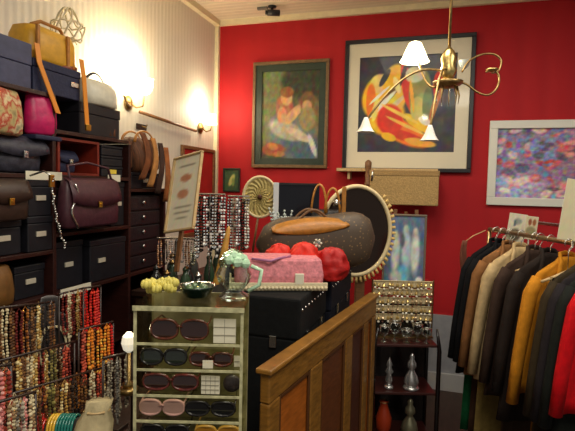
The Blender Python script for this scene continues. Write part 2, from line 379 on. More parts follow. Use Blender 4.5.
storage_box(1.19, 1.29, 1.149, 1.30, 'black box at the left end of the low shelf', blackb, front=-1.66, lab=None)
storage_box(1.58, 1.745, 1.149, 1.29, 'black box on the low shelf beside the tan bag', blackb, front=-1.66)
# drawer tower goods, bay 3
dt = shelf_thing('drawer_cabinet', 'black chest of small drawers with silver knobs at the bookcase end', 'drawer cabinet', 2.335, 2.65, 1.149)
MB().bb(-.155,.155,.012,.3,.001,.43).build('body', blackb, dt, bevel=.003)
for k in range(5):
    d_ = MB().bb(-.15,.15,0,.0115,.006+.085*k,.083+.085*k).build('drawer', black, dt, bevel=.004)
    MB().lathe([(.004,-.014),(.012,-.012),(.012,-.006),(.004,0)], 12, (-.03, 0, .05+.085*k), 'Y').build('knob', silver, d_, smooth=True)
storage_box(2.335, 2.62, 1.619, 1.71, 'black box with cream label on top of the drawer cabinet bay', blackb, front=-1.63, lidh=.02)

# scarves / soft bags right of the white bag
def soft(name, label, loc, w_, h, dep, m, hm, rz=PI/2, handle=.1, cat='handbag', n_h=2):
    t = thing(name, label, cat, loc, rz)
    MB().loft([(.001,0,0,w_*.4,dep*.4),(h*.15,0,0,w_*.5,dep*.5),(h*.5,0,0,w_*.5,dep*.46),(h*.85,.0,0,w_*.4,dep*.3),(h,0,0,w_*.33,dep*.12)], 32, 2.3, fold=.018, fk=3.5, ph=1).build('body', m, t, smooth=True)
    for s in range(n_h):
        y = -dep*.25+s*dep*.5
        MB().tube([(w_*.3*math.cos(PI*i/12), y, h*.85+handle*math.sin(PI*i/12)) for i in range(13)], .008, 8, flat=.6).build('handle', hm, t, smooth=True)
    return t
striped = mat('brown_tan_stripe_cloth', (92,54,28), .7, var=.75, scale=14, stretch=(9,1,.6), bump=.3)
soft('hobo_bag', 'brown striped slouchy bag with tan handles on the bookcase end', (-1.70, 2.50, 1.711), .32, .20, .17, striped, tan, handle=.07)
soft('slouchy_bag', 'dark brown slouchy bag behind the stack of black boxes', (-1.74, 2.19, 1.8785), .15, .1, .2, striped, brownl, handle=.02, n_h=1)
for k, (dy, c, dz) in enumerate(((-.12,(120,66,28),.26),(-.03,(176,120,60),.28),(.06,(58,32,20),.30),(.14,(150,84,36),.33))):
    s_ = mat('scarf_%d' % k, c, .8, var=.3, scale=22, bump=.3)
    y = 2.5+dy; pts = []
    v = []; n = 14
    for i in range(n+1):
        g = i/n; xx = -1.61+.03*math.sin(g*3); zz = 1.93-.02*k-g*dz
        wv = .022+.012*g
        for j in range(5): v.append((xx+.01*math.sin(j*1.9+k+g*2)+.012, y+(j/4-.5)*wv*2+.012*math.sin(g*4+k), zz))
    f = [(i*5+j, i*5+j+1, (i+1)*5+j+1, (i+1)*5+j) for i in range(n) for j in range(4)]
    o = MB().add(v, f).build('scarf', s_, smooth=True); o.modifiers.new('s','SOLIDIFY').thickness = .004
    tag(o, ['rust brown scarf, first of four draped over the striped bag','light tan scarf draped over the striped bag','near-black scarf draped over the striped bag','orange brown scarf hanging nearest the leaning certificate'][k], 'scarf', 'scarves draped at the bookcase end')
    o.location.x = .0

# ------------------------------------------------------------------ wall lamps and rail
glow = mat('lit_opal_glass', (255,236,190), .3, emit=14, ecol=(255,238,196))
glow2 = mat('lit_opal_shade', (255,238,196), .3, emit=6, ecol=(255,236,190))
def sconce(label, y, z, shades, energy):
    t = thing('wall_lamp', label, 'wall lamp', (WX+.002, y, z), 0, None)
    MB().lathe([(.045,0),(.05,.008),(.03,.02),(.012,.03)], 20, (0,0,0), 'X').build('backplate', brass, t, smooth=True)
    for (dy, dz, kind) in shades:
        MB().tube([(.02,0,0),(.06,dy*.3,-.03),(.10,dy*.8,-.02),(.11,dy,dz-.05)], .006, 8).build('arm', brass, t, smooth=True)
        if kind == 'g': sh = MB().lathe([(.012,-.055),(.030,-.045),(.050,-.02),(.056,.01),(.05,.035),(.058,.05)], 20, (.11,dy,dz), ruffle=.08)
        else: sh = MB().lathe([(.048,-.04),(.048,-.035),(.036,.05),(.034,.05)], 20, (.11,dy,dz))
        o = sh.build('lamp_shade', glow if kind == 'g' else glow2, t, smooth=True)
        l = light('bulb', 'POINT', (.11, dy, dz+.10), energy, (1,.86,.60), .04); l.parent = t
    return t
p1 = at(130, 103, x=WX+.02); p2 = at(207, 133, x=WX+.02)
sconce('two-armed brass wall lamp with two glowing ruffled glass shades', p1.y, p1.z, ((-.20,.07,'g'),(.03,.11,'g')), 6.5)
sconce('small brass wall lamp with one lit white shade near the corner', p2.y-.10, p2.z+.03, ((-.0,.07,'s'),), 6)
ra, rb = at(140, 112, x=WX+.03), at(196, 131, x=WX+.03)
tag(MB().tube([ra, rb], .012, 8).build('wall_rail', wood_mid, smooth=True), 'thin brown wooden rail running between the two wall lamps', 'rail')
sw = at(141, 127, x=WX+.01); t = thing('coat_hook', 'small dark hook plate below the brown wall rail', 'hook', sw)
MB().bb(0,.008,-.06,.06,-.02,.02).build('plate', wood_dark, t, bevel=.003); MB().tube([(.008,0,.005),(.04,0,-.005),(.05,0,.015)], .005, 6).build('hook', brass, t)
# red framed panel on the left wall
t = thing('notice_board', 'red cloth board in a wooden frame on the cream wall near the corner', 'board', (WX+.002, 3.86, 1.60))
MB().bb(0,.012,-.27,.27,-.36,.34).build('red_cloth', mat('red_felt', (178,26,24), .8, var=.12, scale=10), t)
MB().bb(0,.025,-.30,-.2705,-.39,.37).bb(0,.025,.2705,.30,-.39,.37).bb(0,.025,-.27,.27,.3405,.37).bb(0,.025,-.27,.27,-.39,-.3605).build('frame', wood_mid, t, bevel=.003)

# ------------------------------------------------------------------ pictures on the red wall
def frame_parts(t, w_, h, fw, fd, fm, inner=None, name='frame'):
    mb = MB(); a, b_ = w_/2, h/2
    mb.bb(-a,a,-fd,0,b_-fw,b_).bb(-a,a,-fd,0,-b_,-b_+fw).bb(-a,-a+fw,-fd,0,-b_+fw,b_-fw).bb(a-fw,a,-fd,0,-b_+fw,b_-fw)
    mb.build(name, fm, t, bevel=.004)
# picture 1: seated woman and child
t = thing('framed_painting', 'green-framed painting of a seated woman and a child', 'painting', (-1.297, WY-.002, 2.285))
frame_parts(t, .70, .94, .028, .035, mat('bronze_frame', (120,92,62), .4, .3, var=.2, scale=30))
MB().bb(-.321,.321,-.022,-.006,.385,.441).bb(-.321,.321,-.022,-.006,-.441,-.385).bb(-.321,-.265,-.022,-.006,-.385,.385).bb(.265,.321,-.022,-.006,-.385,.385).build('green_liner', mat('dark_green_paint', (36,52,42), .4, var=.2, scale=20), t)
B1 = [(.2,.1,.22,.14,0,(110,124,76)),(.75,.12,.4,.18,0,(48,52,32)),(.15,.5,.2,.4,0,(112,112,70)),(.8,.55,.26,.25,0,(120,104,62)),
      (.55,.75,.42,.25,15,(98,112,118)),(.7,.88,.34,.16,10,(74,96,112)),(.45,.68,.30,.10,12,(168,160,140)),
      (.40,.42,.15,.15,10,(164,96,70)),(.43,.3,.10,.09,20,(206,160,104)),(.44,.24,.11,.06,0,(136,80,40)),(.36,.5,.08,.09,-20,(206,150,108)),(.55,.50,.17,.06,-35,(210,160,116)),
      (.80,.36,.12,.12,0,(120,84,48)),(.79,.41,.08,.07,0,(196,150,104)),(.80,.55,.14,.13,0,(150,136,92)),(.62,.46,.06,.04,0,(216,170,126)),
      (.66,.73,.22,.05,18,(206,190,164)),(.9,.85,.14,.04,60,(200,206,206)),(.22,.9,.20,.07,0,(158,78,48)),(.2,.86,.10,.04,10,(190,120,60)),(.32,.95,.10,.03,0,(178,110,70))]
painted('canvas', .53, .77, 52, 76, lambda u, v: blobs(u, v, (66,74,48), B1, 14, 34, .18), PV, t, (0,-.008,0))
# picture 2: big orange and yellow figure
t = thing('framed_poster', 'large black-framed poster of a tumbling orange and yellow figure', 'poster', (-.292, WY-.002, 2.342))
frame_parts(t, 1.04, 1.10, .032, .04, mat('black_frame', (24,24,30), .35))
MB().bb(-.486,.486,-.02,-.004,.405,.518).bb(-.486,.486,-.02,-.004,-.518,-.385).bb(-.486,-.395,-.02,-.004,-.385,.405).bb(.385,.486,-.02,-.004,-.385,.405).build('mat_board', mat('cream_mat_board', (222,214,190), .5, coat=.5), t)
Y_, O_, R_ = (250,196,20), (246,120,14), (220,44,12)
B2 = [(.17,.42,.13,.20,10,Y_),(.28,.32,.16,.13,-20,Y_),(.30,.62,.18,.20,30,Y_),(.22,.28,.10,.10,0,(246,210,120)),(.36,.24,.10,.16,20,Y_),(.40,.42,.10,.14,0,(244,200,60)),
      (.13,.46,.05,.18,0,O_),(.34,.40,.03,.18,40,(120,70,20)),(.25,.50,.20,.025,-45,(240,236,214)),(.36,.52,.22,.025,-40,(226,206,160)),
      (.46,.78,.30,.11,28,O_),(.34,.66,.13,.16,-10,R_),(.52,.84,.22,.05,20,R_),(.66,.90,.16,.04,10,(240,170,60)),(.50,.30,.05,.24,-10,R_),(.60,.55,.06,.16,-30,R_),(.62,.70,.16,.05,35,Y_),
      (.64,.38,.11,.24,0,(150,150,78)),(.62,.55,.07,.12,0,(206,196,110)),(.58,.20,.10,.08,0,(220,214,180)),(.72,.52,.05,.18,0,(96,120,60)),(.82,.32,.05,.14,0,R_),(.80,.50,.03,.2,15,(190,110,40)),(.33,.84,.08,.04,20,Y_),(.27,.22,.03,.10,30,(50,46,52)),(.44,.60,.22,.018,28,(250,214,90)),(.50,.72,.22,.016,26,(250,200,80)),(.18,.55,.03,.12,10,(250,226,120)),(.47,.16,.02,.14,15,(60,40,36)),(.22,.40,.14,.014,-42,(250,246,230)),(.56,.42,.018,.16,-8,(250,180,60)),(.70,.68,.07,.035,30,(246,240,226)),(.40,.30,.03,.09,-20,(250,230,150))]
painted('print', .78, .79, 110, 110, lambda u, v: blobs(u, v, (50,48,60), B2, 10, 26, .12, 4), PM, t, (-.005,-.008,.01))
# picture 3: pale-framed crowded print, right
t = thing('framed_print', 'white-framed print crowded with blue and pink figures on the right', 'painting', (.785, WY-.002, 1.872))
frame_parts(t, .86, .66, .062, .03, mat('white_frame', (226,226,216), .4))
random.seed(3)
B3 = [(random.random(), random.random()*.95, random.uniform(.02,.07), random.uniform(.03,.10), random.uniform(0,180), random.choice([(96,110,176),(150,130,180),(190,90,110),(206,150,160),(110,140,200),(170,60,70),(80,70,110),(206,180,190)])) for _ in range(110)]
B3 += [(.85,.6,.25,.3,0,(176,84,84))] if False else []
def p3(u, v):
    c = blobs(u, v, (130,112,160), B3, 22, 70, .3, 8); k = max(0, min(1, (u-.35)*1.2))
    g = max(0, 1-math.hypot(u-.2, v-.85)*3); return [min(255, c[0]+k*32+20+60*g), c[1]*(1-.2*k)+22+70*g, c[2]*(1-.34*k)+14+60*g]
painted('print', .736, .536, 80, 60, p3, PM, t, (0,-.008,0))
# little green picture near the corner
g0 = at(232, 180, y=WY)
t = thing('small_framed_picture', 'small dark green framed picture with a pale leaf near the corner', 'picture', (g0.x, WY-.002, g0.z))
frame_parts(t, .17, .22, .016, .02, mat('dark_green_paint'))
painted('print', .138, .188, 20, 26, lambda u, v: blobs(u, v, (62,92,60), [(.5,.5,.14,.32,35,(190,190,110)),(.6,.6,.1,.2,0,(130,150,80))], 8, 20), PM, t, (0,-.006,0))
# security camera on ceiling
cpt = at(272, 12, y=3.95)
t = thing('security_camera', 'small dark security camera at the ceiling above the red wall', 'camera', (cpt.x, 3.95, CZ))
MB().lathe([(.035,-.001),(.035,-.012),(.012,-.016),(.010,-.04)], 16).build('mount', black, t, smooth=True)
MB().tube([(.06,.02,-.055),(-.03,-.03,-.06)], .026, 14).build('housing', mat('dark_grey_plastic', (46,44,46), .4), t, smooth=True)
MB().tube([(-.031,-.031,-.06),(-.045,-.038,-.061)], .018, 14).build('lens', black, t, smooth=True)
MB().box((-.085,0,-.012),(.09,.03,.02)).build('junction_box', mat('grey_plastic', (110,106,100), .5), t, bevel=.004)
# wall shelf with burlap box and figurine
s0 = at(337, 168, y=WY-.12); s1 = at(438, 168, y=WY-.12)
t = thing('wall_shelf', 'pale wooden ledge under the large poster', 'shelf', ((s0.x+s1.x)/2, WY-.002, s0.z))
MB().bb(-(s1.x-s0.x)/2,(s1.x-s0.x)/2,-.14,0,-.026,0).build('board', wood_pale, t, bevel=.002)
MB().bb(-.32,-.30,-.10,0,-.09,-.0265).bb(.30,.32,-.10,0,-.09,-.0265).build('bracket', wood_pale, t)
bur = mat('burlap', (176,146,96), .9, var=.22, scale=110, bump=.5)
q0 = at(371, 171, y=WY-.20); q1 = at(438, 206, y=WY-.20)
t = thing('burlap_box', 'box wrapped in tan burlap hanging in front of the pale ledge', 'box', ((q0.x+q1.x)/2, WY-.20, q1.z))
ww, hh = q1.x-q0.x, q0.z-q1.z
MB().bb(-ww/2, ww/2, -.06, .05, 0, hh).build('body', bur, t, bevel=.008)
MB().bb(-ww/2-.004, ww/2+.004, -.065, .05, hh*.86, hh+.006).build('hem_band', mat('burlap_band', (160,130,84), .9, var=.2, scale=110, bump=.4), t, bevel=.004)
fg = at(368, 181, y=WY-.22)
t = thing('wooden_figurine', 'slim brown wooden post figurine beside the burlap box', 'figurine', (fg.x, WY-.235, fg.z))
MB().lathe([(.028,-.04),(.028,-.02),(.020,0),(.024,.05),(.018,.08),(.027,.11),(.027,.15),(.014,.165),(0,.17)], 14).build('body', wood_mid, t, smooth=True)
MB().tube([(.035,-.02,.0),(.04,-.02,.09)], .012, 8).build('silver_handle', silver, t, smooth=True)

# ------------------------------------------------------------------ easel with figures picture
e = thing('easel', 'brown wooden easel by the red wall holding the pale figure picture', 'easel', (-.235, 3.74, 0), FACE*.3)
for (x0, x1) in ((-.19,-.075), (.17,.075)):
    MB().tube([(x0,-.05,0),(x1,-.005,1.50)], .018, 4).build('leg', wood_mid, e)
MB().tube([(0,.28,0),(0,.02,1.48)], .016, 4).build('rear_leg', wood_mid, e)
MB().bb(-.17,.17,-.075,-.015,.905,.925).build('tray', wood_mid, e); MB().bb(-.085,.085,-.016,.012,1.44,1.465).build('top_rail', wood_mid, e)
pc = thing('figure_picture', 'pale blue picture of three standing figures resting on the easel', 'picture', (-.235, 3.74, .927), FACE*.3)
frame_parts(pc, .31, .54, .016, .02, mat('grey_brown_frame', (116,100,86), .5), name='frame')
B4 = [(.28,.55,.10,.26,5,(206,214,214)),(.27,.27,.05,.05,0,(206,196,180)),(.55,.5,.11,.3,-4,(190,210,222)),(.54,.18,.06,.05,0,(196,190,176)),(.78,.52,.10,.28,0,(224,228,224)),(.78,.22,.05,.05,0,(210,204,190)),(.5,.85,.14,.12,0,(110,206,226)),(.3,.88,.14,.08,0,(200,206,206)),(.45,.35,.05,.1,0,(90,100,110)),(.9,.92,.08,.05,0,(250,250,246))]
painted('print', .28, .508, 30, 54, lambda u, v: blobs(u, v, (96,120,150), B4, 9, 40, .4, 2), PM, pc, (0,-.012,0))
for ch in [c for c in bpy.data.objects if c.parent == pc]: ch.location.z += .27
pc.rotation_euler.x = math.radians(-2); pc.location.y -= .052

# ------------------------------------------------------------------ chandelier
cc = D(448, 78, 2.8)
ch = thing('chandelier', 'brass chandelier with scrolled arms and white glass shades before the poster', 'chandelier', cc)
MB().tube([(0,0,.16),(0,0,CZ-cc.z-.02)], .008, 8).build('rod', brass, ch, smooth=True)
MB().lathe([(.0,CZ-cc.z-.045),(.04,CZ-cc.z-.04),(.055,CZ-cc.z-.001)], 20).build('ceiling_canopy', brass, ch, smooth=True)
MB().lathe([(.012,.17),(.03,.15),(.045,.11),(.038,.07),(.048,.04),(.03,.0),(.022,-.01)], 20).build('body', mat('polished_brass', (206,182,118), .3, 1, var=.4, scale=50), ch, smooth=True)
MB().lathe([(.022,-.011),(.085,-.02),(.075,-.04),(.04,-.055),(0,-.06)], 20).build('lower_bowl', brass, ch, smooth=True)
for k in range(9):
    a = 2*PI*k/9
    MB().tube([(.05*math.cos(a),.05*math.sin(a),-.045),(.065*math.cos(a),.065*math.sin(a),-.10),(.06*math.cos(a),.06*math.sin(a),-.15)], [.006,.005,.001], 6).build('crystal_drop', clearg if k % 2 else brass, ch, smooth=True)
ends = [(D(366,121,2.7), 'drop'), (D(430,129,2.55), 'drop'), (D(415,50,2.95), 'lit')]
for (p, kind) in ends:
    q = Vector(p)-Vector(cc); up = .07 if kind != 'drop' else .03
    pts = []
    for i in range(13):
        g = i/12; x = q*g; x.z = q.z*g*g + .0*(1-g) + (up+.05)*math.sin(PI*g)*(.6 if kind == 'drop' else -.8) + .03*(1-g)
        pts.append(x)
    MB().tube(pts, .0065, 8).build('arm', brass, ch, smooth=True)
    if kind == 'drop':
        tag(MB().lathe([(.010,.02),(.018,.0),(.028,-.03),(.042,-.055),(.048,-.06)], 18, q, ruffle=.15).build('lamp_shade', frost, ch, smooth=True), 'white lily-shaped glass shade')
    elif kind == 'lit':
        tag(MB().lathe([(.014,.05),(.035,.04),(.055,.0),(.075,-.05),(.088,-.07)], 24, q).build('lamp_shade', glow2, ch, smooth=True), 'glowing bell-shaped shade')
        l = light('bulb', 'POINT', q+Vector((0,0,-.09)), 5, (1,.88,.66), .03); l.parent = ch
def cp(pts, dd=2.85):
    P = [Vector(D(u, v, dd))-Vector(cc) for (u, v) in pts]; out = []
    for i in range(len(P)-1):
        a, b_, c, e = P[max(0,i-1)], P[i], P[i+1], P[min(len(P)-1,i+2)]
        for k in range(4):
            g = k/4; out.append(.5*((2*b_)+(c-a)*g+(2*a-5*b_+4*c-e)*g*g+(3*b_-a-3*c+e)*g**3))
    return out+[P[-1]]
pb = mat('polished_brass')
MB().tube(cp([(455,82),(466,84),(477,92),(488,95),(497,88),(499,76),(493,70),(486,72)]), .0065, 8).build('arm', brass, ch, smooth=True)
MB().tube(cp([(462,72),(468,62),(480,55),(493,54),(501,60),(499,70),(492,73)], 2.9), .006, 8).build('scroll', brass, ch, smooth=True)
MB().lathe([(.006,-.02),(.03,-.01),(.036,0)], 14, cp([(492,69)])[0]).build('candle_cup', pb, ch, smooth=True)
MB().lathe([(.01,-.03),(.028,-.01),(.034,.02)], 14, cp([(464,64)], 2.95)[0], ruffle=.1).build('glass_cup', mat('pale_crystal', (196,204,200), .15, coat=.6), ch, smooth=True)

# ------------------------------------------------------------------ tables
def table(label, x0, x1, y0, y1, h, m, name='display_table', th=.03, rz=0):
    t = thing(name, label, 'table', ((x0+x1)/2, (y0+y1)/2, 0), rz); a, b_ = (x1-x0)/2, (y1-y0)/2
    MB().bb(-a,a,-b_,b_,h-th,h).build('tabletop', m, t, bevel=.004)
    for sx in (-1,1):
        for sy in (-1,1): MB().box((sx*(a-.04), sy*(b_-.04), (h-th)/2), (.045,.045,h-th-.001)).build('leg', m, t)
    return t
table('dark wooden table under the bead racks', -1.56, -.90, .75, 1.74, .80, wood_dark)
cpos = (D(135,431,1.3)+D(240,431,1.3))/2
table('small dark table under the clear display case', cpos.x-.18, cpos.x+.18, cpos.y-.02, cpos.y+.24, .88, wood_dark, rz=FACE)
table('dark low table behind the display case with jars and bead stands', -1.55, -1.0, 2.22, 3.1, 1.08, wood_dark)

# ------------------------------------------------------------------ acrylic sunglasses case
W2 = .142; CD = .17; Z0 = .882; ZT = 1.327
ac = thing('display_case', 'clear acrylic display case with five tiers of sunglasses', 'display case', ((D(135,305,1.3)+D(243,305,1.3))/2, ), 0) if False else None
cx = (D(135,305,1.3)+D(243,305,1.3))/2
ac = thing('display_case', 'clear acrylic display case with five tiers of sunglasses', 'display case', (cx.x, cx.y, Z0), FACE)
H = ZT-Z0
for s in (-1,1):
    MB().bb(s*W2-.0025, s*W2+.0025, 0, CD, 0, H-.0125).build('side_panel', acrylic, ac)
    MB().bb(s*W2-.004, s*W2+.004, -.004, -.0005, 0, H-.0125).build('front_edge', acredge, ac)
MB().bb(-W2-.004, W2+.004, CD+.0005, CD+.005, 0, H).build('back_panel', mat('frosted_acrylic', (150,142,104), .4, var=.35, scale=22), ac)
MB().bb(-W2-.006, W2+.006, -.006, CD, H-.012, H).build('top_panel', acrylic, ac)
MB().bb(-W2-.006, W2+.006, -.0085, -.0065, H-.013, H).build('top_edge', acredge, ac)
tiers = [H-.106-.0705*k for k in range(5)]
for z in tiers:
    MB().bb(-W2+.003, W2-.003, 0, CD, z, z+.004).build('shelf', acrylic, ac)
    MB().bb(-W2+.003, W2-.003, -.003, -.0003, z-.001, z+.0055).build('shelf_edge', acredge, ac)
def caseloc(x, y, z): 
    c_, s_ = math.cos(FACE), math.sin(FACE)
    return (cx.x+x*c_-y*s_, cx.y+x*s_+y*c_, Z0+z)
def shades(x, tier, w_, fm, lm, label, h=.046, y=.03):
    t = thing('sunglasses', label, 'sunglasses', caseloc(x, y, tiers[tier]+.0045), FACE)
    r = w_*.235
    for s in (-1,1):
        c = (s*w_*.265, 0, h/2)
        ring = [(c[0]+r*math.copysign(abs(math.cos(a))**.8, math.cos(a)), .004*abs(math.cos(a)), c[2]+h/2*math.copysign(abs(math.sin(a))**.8, math.sin(a))*.93) for a in [2*PI*i/20 for i in range(20)]]
        rim_ = MB().tube(ring, .0042, 6, closed=True).build('rim', fm, t, smooth=True)
        MB().add([(p[0], .001, p[2]) for p in ring], [tuple(range(20))]).build('lens', lm, rim_).modifiers.new('s','SOLIDIFY').thickness = .0015
        MB().tube([(s*w_*.49,.004,h*.75),(s*w_*.5,.03,h*.75),(s*w_*.47,.10,h*.70),(s*w_*.45,.125,h*.45)], .0026, 6).build('temple', fm, t, smooth=True)
    MB().tube([(-w_*.05,.0,h*.6),(0,-.003,h*.7),(w_*.05,0,h*.6)], .003, 6).build('bridge', fm, t, smooth=True)
    return t
tort = mat('tortoiseshell', (92,42,24), .25, var=.7, scale=130, coat=.5)
blkp = mat('black_gloss_plastic', (20,18,20), .2, coat=.5)
pinkp = mat('pale_pink_plastic', (206,160,150), .3)
lens_b = mat('brown_lens', (52,28,26), .12, coat=.6); lens_d = mat('dark_lens', (24,26,30), .1, coat=.6); lens_p = mat('rose_lens', (176,140,130), .15, coat=.5); lens_g = mat('green_lens', (36,44,38), .12, coat=.6)
shades(-.022-.01, 0, .155, tort, lens_b, 'large round tortoiseshell sunglasses on the top tier', .058)
shades(-.075, 1, .125, blkp, lens_g, 'black sunglasses with green lenses, left on the second tier')
shades(.055, 1, .115, tort, lens_b, 'brown sunglasses with a white tag, right on the second tier', .038)
shades(-.055, 2, .150, mat('red_tortoise', (96,36,32), .25, var=.6, scale=120, coat=.5), lens_b, 'wide reddish tortoiseshell sunglasses on the third tier', .046)
shades(-.078, 3, .12, pinkp, lens_p, 'pale pink sunglasses, left on the fourth tier', .044)
shades(.055, 3, .135, blkp, lens_d, 'black sunglasses, right on the fourth tier', .042)
shades(-.07, 4, .13, blkp, lens_d, 'black sunglasses on the lowest tier in view', .044)
shades(.075, 4, .12, mat('amber_plastic', (196,150,60), .3, coat=.4), mat('amber_lens', (176,120,40), .15), 'amber yellow sunglasses on the lowest tier in view', .044)
def gcard(x, tier, w_, h, nx, ny, label, y=.012):
    t = thing('tag_card', label, 'card', caseloc(x, y, tiers[tier]+.0045), FACE)
    MB().bb(-w_/2,w_/2,0,.0015,0,h).build('card_face', card, t)
    mb = MB()
    for i in range(1,nx): mb.bb(-w_/2+w_*i/nx-.0006, -w_/2+w_*i/nx+.0006, -.0008, -.0002, .001, h-.001)
    for j in range(1,ny): mb.bb(-w_/2+.001, w_/2-.001, -.0018, -.0009, h*j/ny-.0006, h*j/ny+.0006)
    mb.build('ruled_lines', mat('grey_ink', (150,144,126), .8), t)
    return t
gcard(.094, 0, .060, .066, 2, 3, 'large white ruled card on the top tier beside the tortoiseshell sunglasses')
gcard(.05, 1, .028, .022, 1, 1, 'small white tag on the brown sunglasses of the second tier', .012)
gcard(.058, 2, .050, .050, 4, 4, 'white grid card on the third tier beside the round compact')
cm = thing('round_compact', 'dark round patterned compact standing on the third tier', 'compact', caseloc(.114, .022, tiers[2]+.0045), FACE)
MB().lathe([(.022,0),(.024,.004),(.024,.010),(.020,.014)], 24, (0,0,.0245), 'Y').build('case', mat('dark_pattern', (50,42,42), .4, var=.6, scale=150), cm, smooth=True)
gcard(.128, 1, .018, .03, 1, 2, 'narrow pale card at the right end of the second tier', .03)

# on top of the case
t = thing('crystal_ornament', 'pale green crystal ornament on top of the display case', 'ornament', caseloc(.108, .09, H+.001), FACE); t.scale = (1.2,1.2,1.2)
MB().lathe([(.03,0),(.036,.008),(.02,.02),(.036,.04),(.042,.06),(.03,.085)], 14, (0,0,0), ruffle=.1).build('cup', clearg, t, smooth=True)
pg = mat('pale_green_crystal', (190,224,190), .12, var=.2, scale=80, coat=.6)
for k in range(14):
    a = 2.4*k; r = .028*math.sqrt(k/14)
    MB().ball((math.cos(a)*r, math.sin(a)*r, .085+.022*(1-k/14)), .013, 6, 4).build('crystal_bead', pg if k % 3 else clearg, t)
MB().tube([(.04,0,.08),(.065,0,.07),(.06,0,.035),(.034,0,.02)], .005, 8).build('handle', pg, t, smooth=True)
t = thing('silk_flowers', 'cluster of pale yellow silk flowers at the case top left', 'flowers', caseloc(-.088, .07, H+.001), FACE); t.scale = (1,1,1.5)
yf = mat('pale_yellow_silk', (216,202,100), .6, var=.2, scale=40)
for k in range(11):
    c = (random.uniform(-.05,.045), random.uniform(-.03,.03), .016+random.uniform(0,.016))
    mb = MB()
    for j in range(6):
        a = j*PI/3+k; mb.ball((c[0]+.009*math.cos(a), c[1]+.009*math.sin(a), c[2]), .008, 6, 4)
    mb.ball((c[0],c[1],c[2]+.004), .007, 6, 4); mb.build('blossom', yf, t, smooth=True)
t = thing('glass_dish', 'dark green glass dish on top of the display case', 'dish', caseloc(0.0, .11, H+.001), FACE)
MB().lathe([(.03,0),(.035,.004),(.052,.028),(.056,.034),(.050,.032),(.03,.008),(0,.007)], 20).build('bowl', mat('deep_green_glass', (26,46,34), .1, coat=.7), t, smooth=True)
for k in range(7):
    a = k; MB().ball((.024*math.cos(a), .024*math.sin(a), .026), .010, 7, 5).build('glass_nugget', mat('sage_glass', (96,120,84), .15, coat=.5), t, smooth=True)
# reflective glass ornament left of the case; its shine is added as glow
sp = D(129, 343, 1.55)
t = thing('glass_ornament', 'small glass ornament with an added glow beside the left side of the display case', 'lamp', sp)
MB().lathe([(.018,-.14),(.02,-.13),(.006,-.12),(.006,-.03)], 14).build('stem', brass, t, smooth=True)
MB().lathe([(.006,-.03),(.018,-.02),(.024,0),(.020,.022),(.008,.034),(0,.036)], 12).build('crystal_body', mat('glow_crystal', (255,240,214), .1, emit=.45, ecol=(240,236,214)), t)
MB().lathe([(.03,-.16),(.03,-.145),(.018,-.1405)], 14).build('base', brass, t, smooth=True)
l = light('bulb', 'POINT', (0,0,.05), .35, (1,.85,.6), .02); l.parent = t  # point light added for the sparkle; the ornament has no bulb

# ------------------------------------------------------------------ bead strands
NC = {}
def strand_mesh(n, r, gap, key, mats, pend=False, half=.007):
    if key in NC: return NC[key]
    rnd = random.Random(key); mb = MB(); pts = []
    for i in range(n): pts.append((-half-.002*math.sin(i*.3), 0, -i*gap))
    for i in range(4):
        a = PI+PI*(i+.5)/4; pts.append((half*math.cos(a), 0, -n*gap+half*math.sin(a)*1.3))
    for i in range(n): pts.append((half+.002*math.sin(i*.4+1), 0, -(n-1-i)*gap))
    for i, p in enumerate(pts):
        mb.m = rnd.choice((0,0,1)) if len(mats) > 1 else 0
        k = rnd.uniform(.8, 1.2); mb.ball((p[0]+rnd.uniform(-1,1)*.0012, rnd.uniform(-1,1)*.002, p[2]), r*k, 6, 4)
    mb.m = 0
    mb.tube([(-half,0,.004),(0,0,.016),(half,0,.004)], .0015, 5)
    o = mb.build('bead_necklace', mats); me = o.data; bpy.data.objects.remove(o); NC[key] = me; return me
BM = {}
def bm(c, rough=.25): 
    k = 'bead_%d_%d_%d' % c
    return mat(k, c, rough, coat=.5)
kinds = {'dark red': ((96,26,24),(140,50,36)), 'brown': ((88,54,28),(140,96,50)), 'amber': ((160,98,36),(90,46,22)), 'black': ((22,20,22),(70,56,46)),
         'gold': ((176,138,70),(226,206,150)), 'silver': ((170,160,140),(90,84,74)), 'pink': ((206,120,116),(226,170,160)), 'ivory': ((214,200,160),(150,120,84)),
         'scarlet': ((196,30,24),(226,60,40)), 'orange': ((224,130,36),(236,180,70)), 'olive': ((86,80,40),(140,130,70)), 'white': ((20,20,24),(240,238,230)), 'grey': ((120,116,110),(60,58,58)), 'coral': ((196,84,60),(120,40,30))}
def place(color, p, rz, n, label, group, r=.0052, gap=.0098, var=0, half=.007):
    me = strand_mesh(n, r, gap, '%s_%d_%.4f_%d' % (color, n, r, var), [bm(c) for c in kinds[color]], half=half)
    o = bpy.data.objects.new('bead_necklace', me); COL.objects.link(o); o.location = p; o.rotation_euler.z = rz
    return tag(o, label, 'necklace', group)
def rack_bar(a, b_, label, base_z, m=wood_dark, name='necklace_rack'):
    a, b_ = Vector(a), Vector(b_); t = thing(name, label, 'rack', ((a.x+b_.x)/2, (a.y+b_.y)/2, base_z)); o = Vector(t.location)
    MB().tube([a-o, b_-o], .004, 8).build('bar', m, t, smooth=True)
    for e_ in (a, b_):
        q = e_-o; MB().tube([(q.x,q.y,q.z-.006),(q.x,q.y,.012)], .0035, 8).build('post', m, t, smooth=True)
        MB().bb(q.x-.05,q.x+.05,q.y-.03,q.y+.03,.001,.012).build('foot', m, t, bevel=.002)
    return t
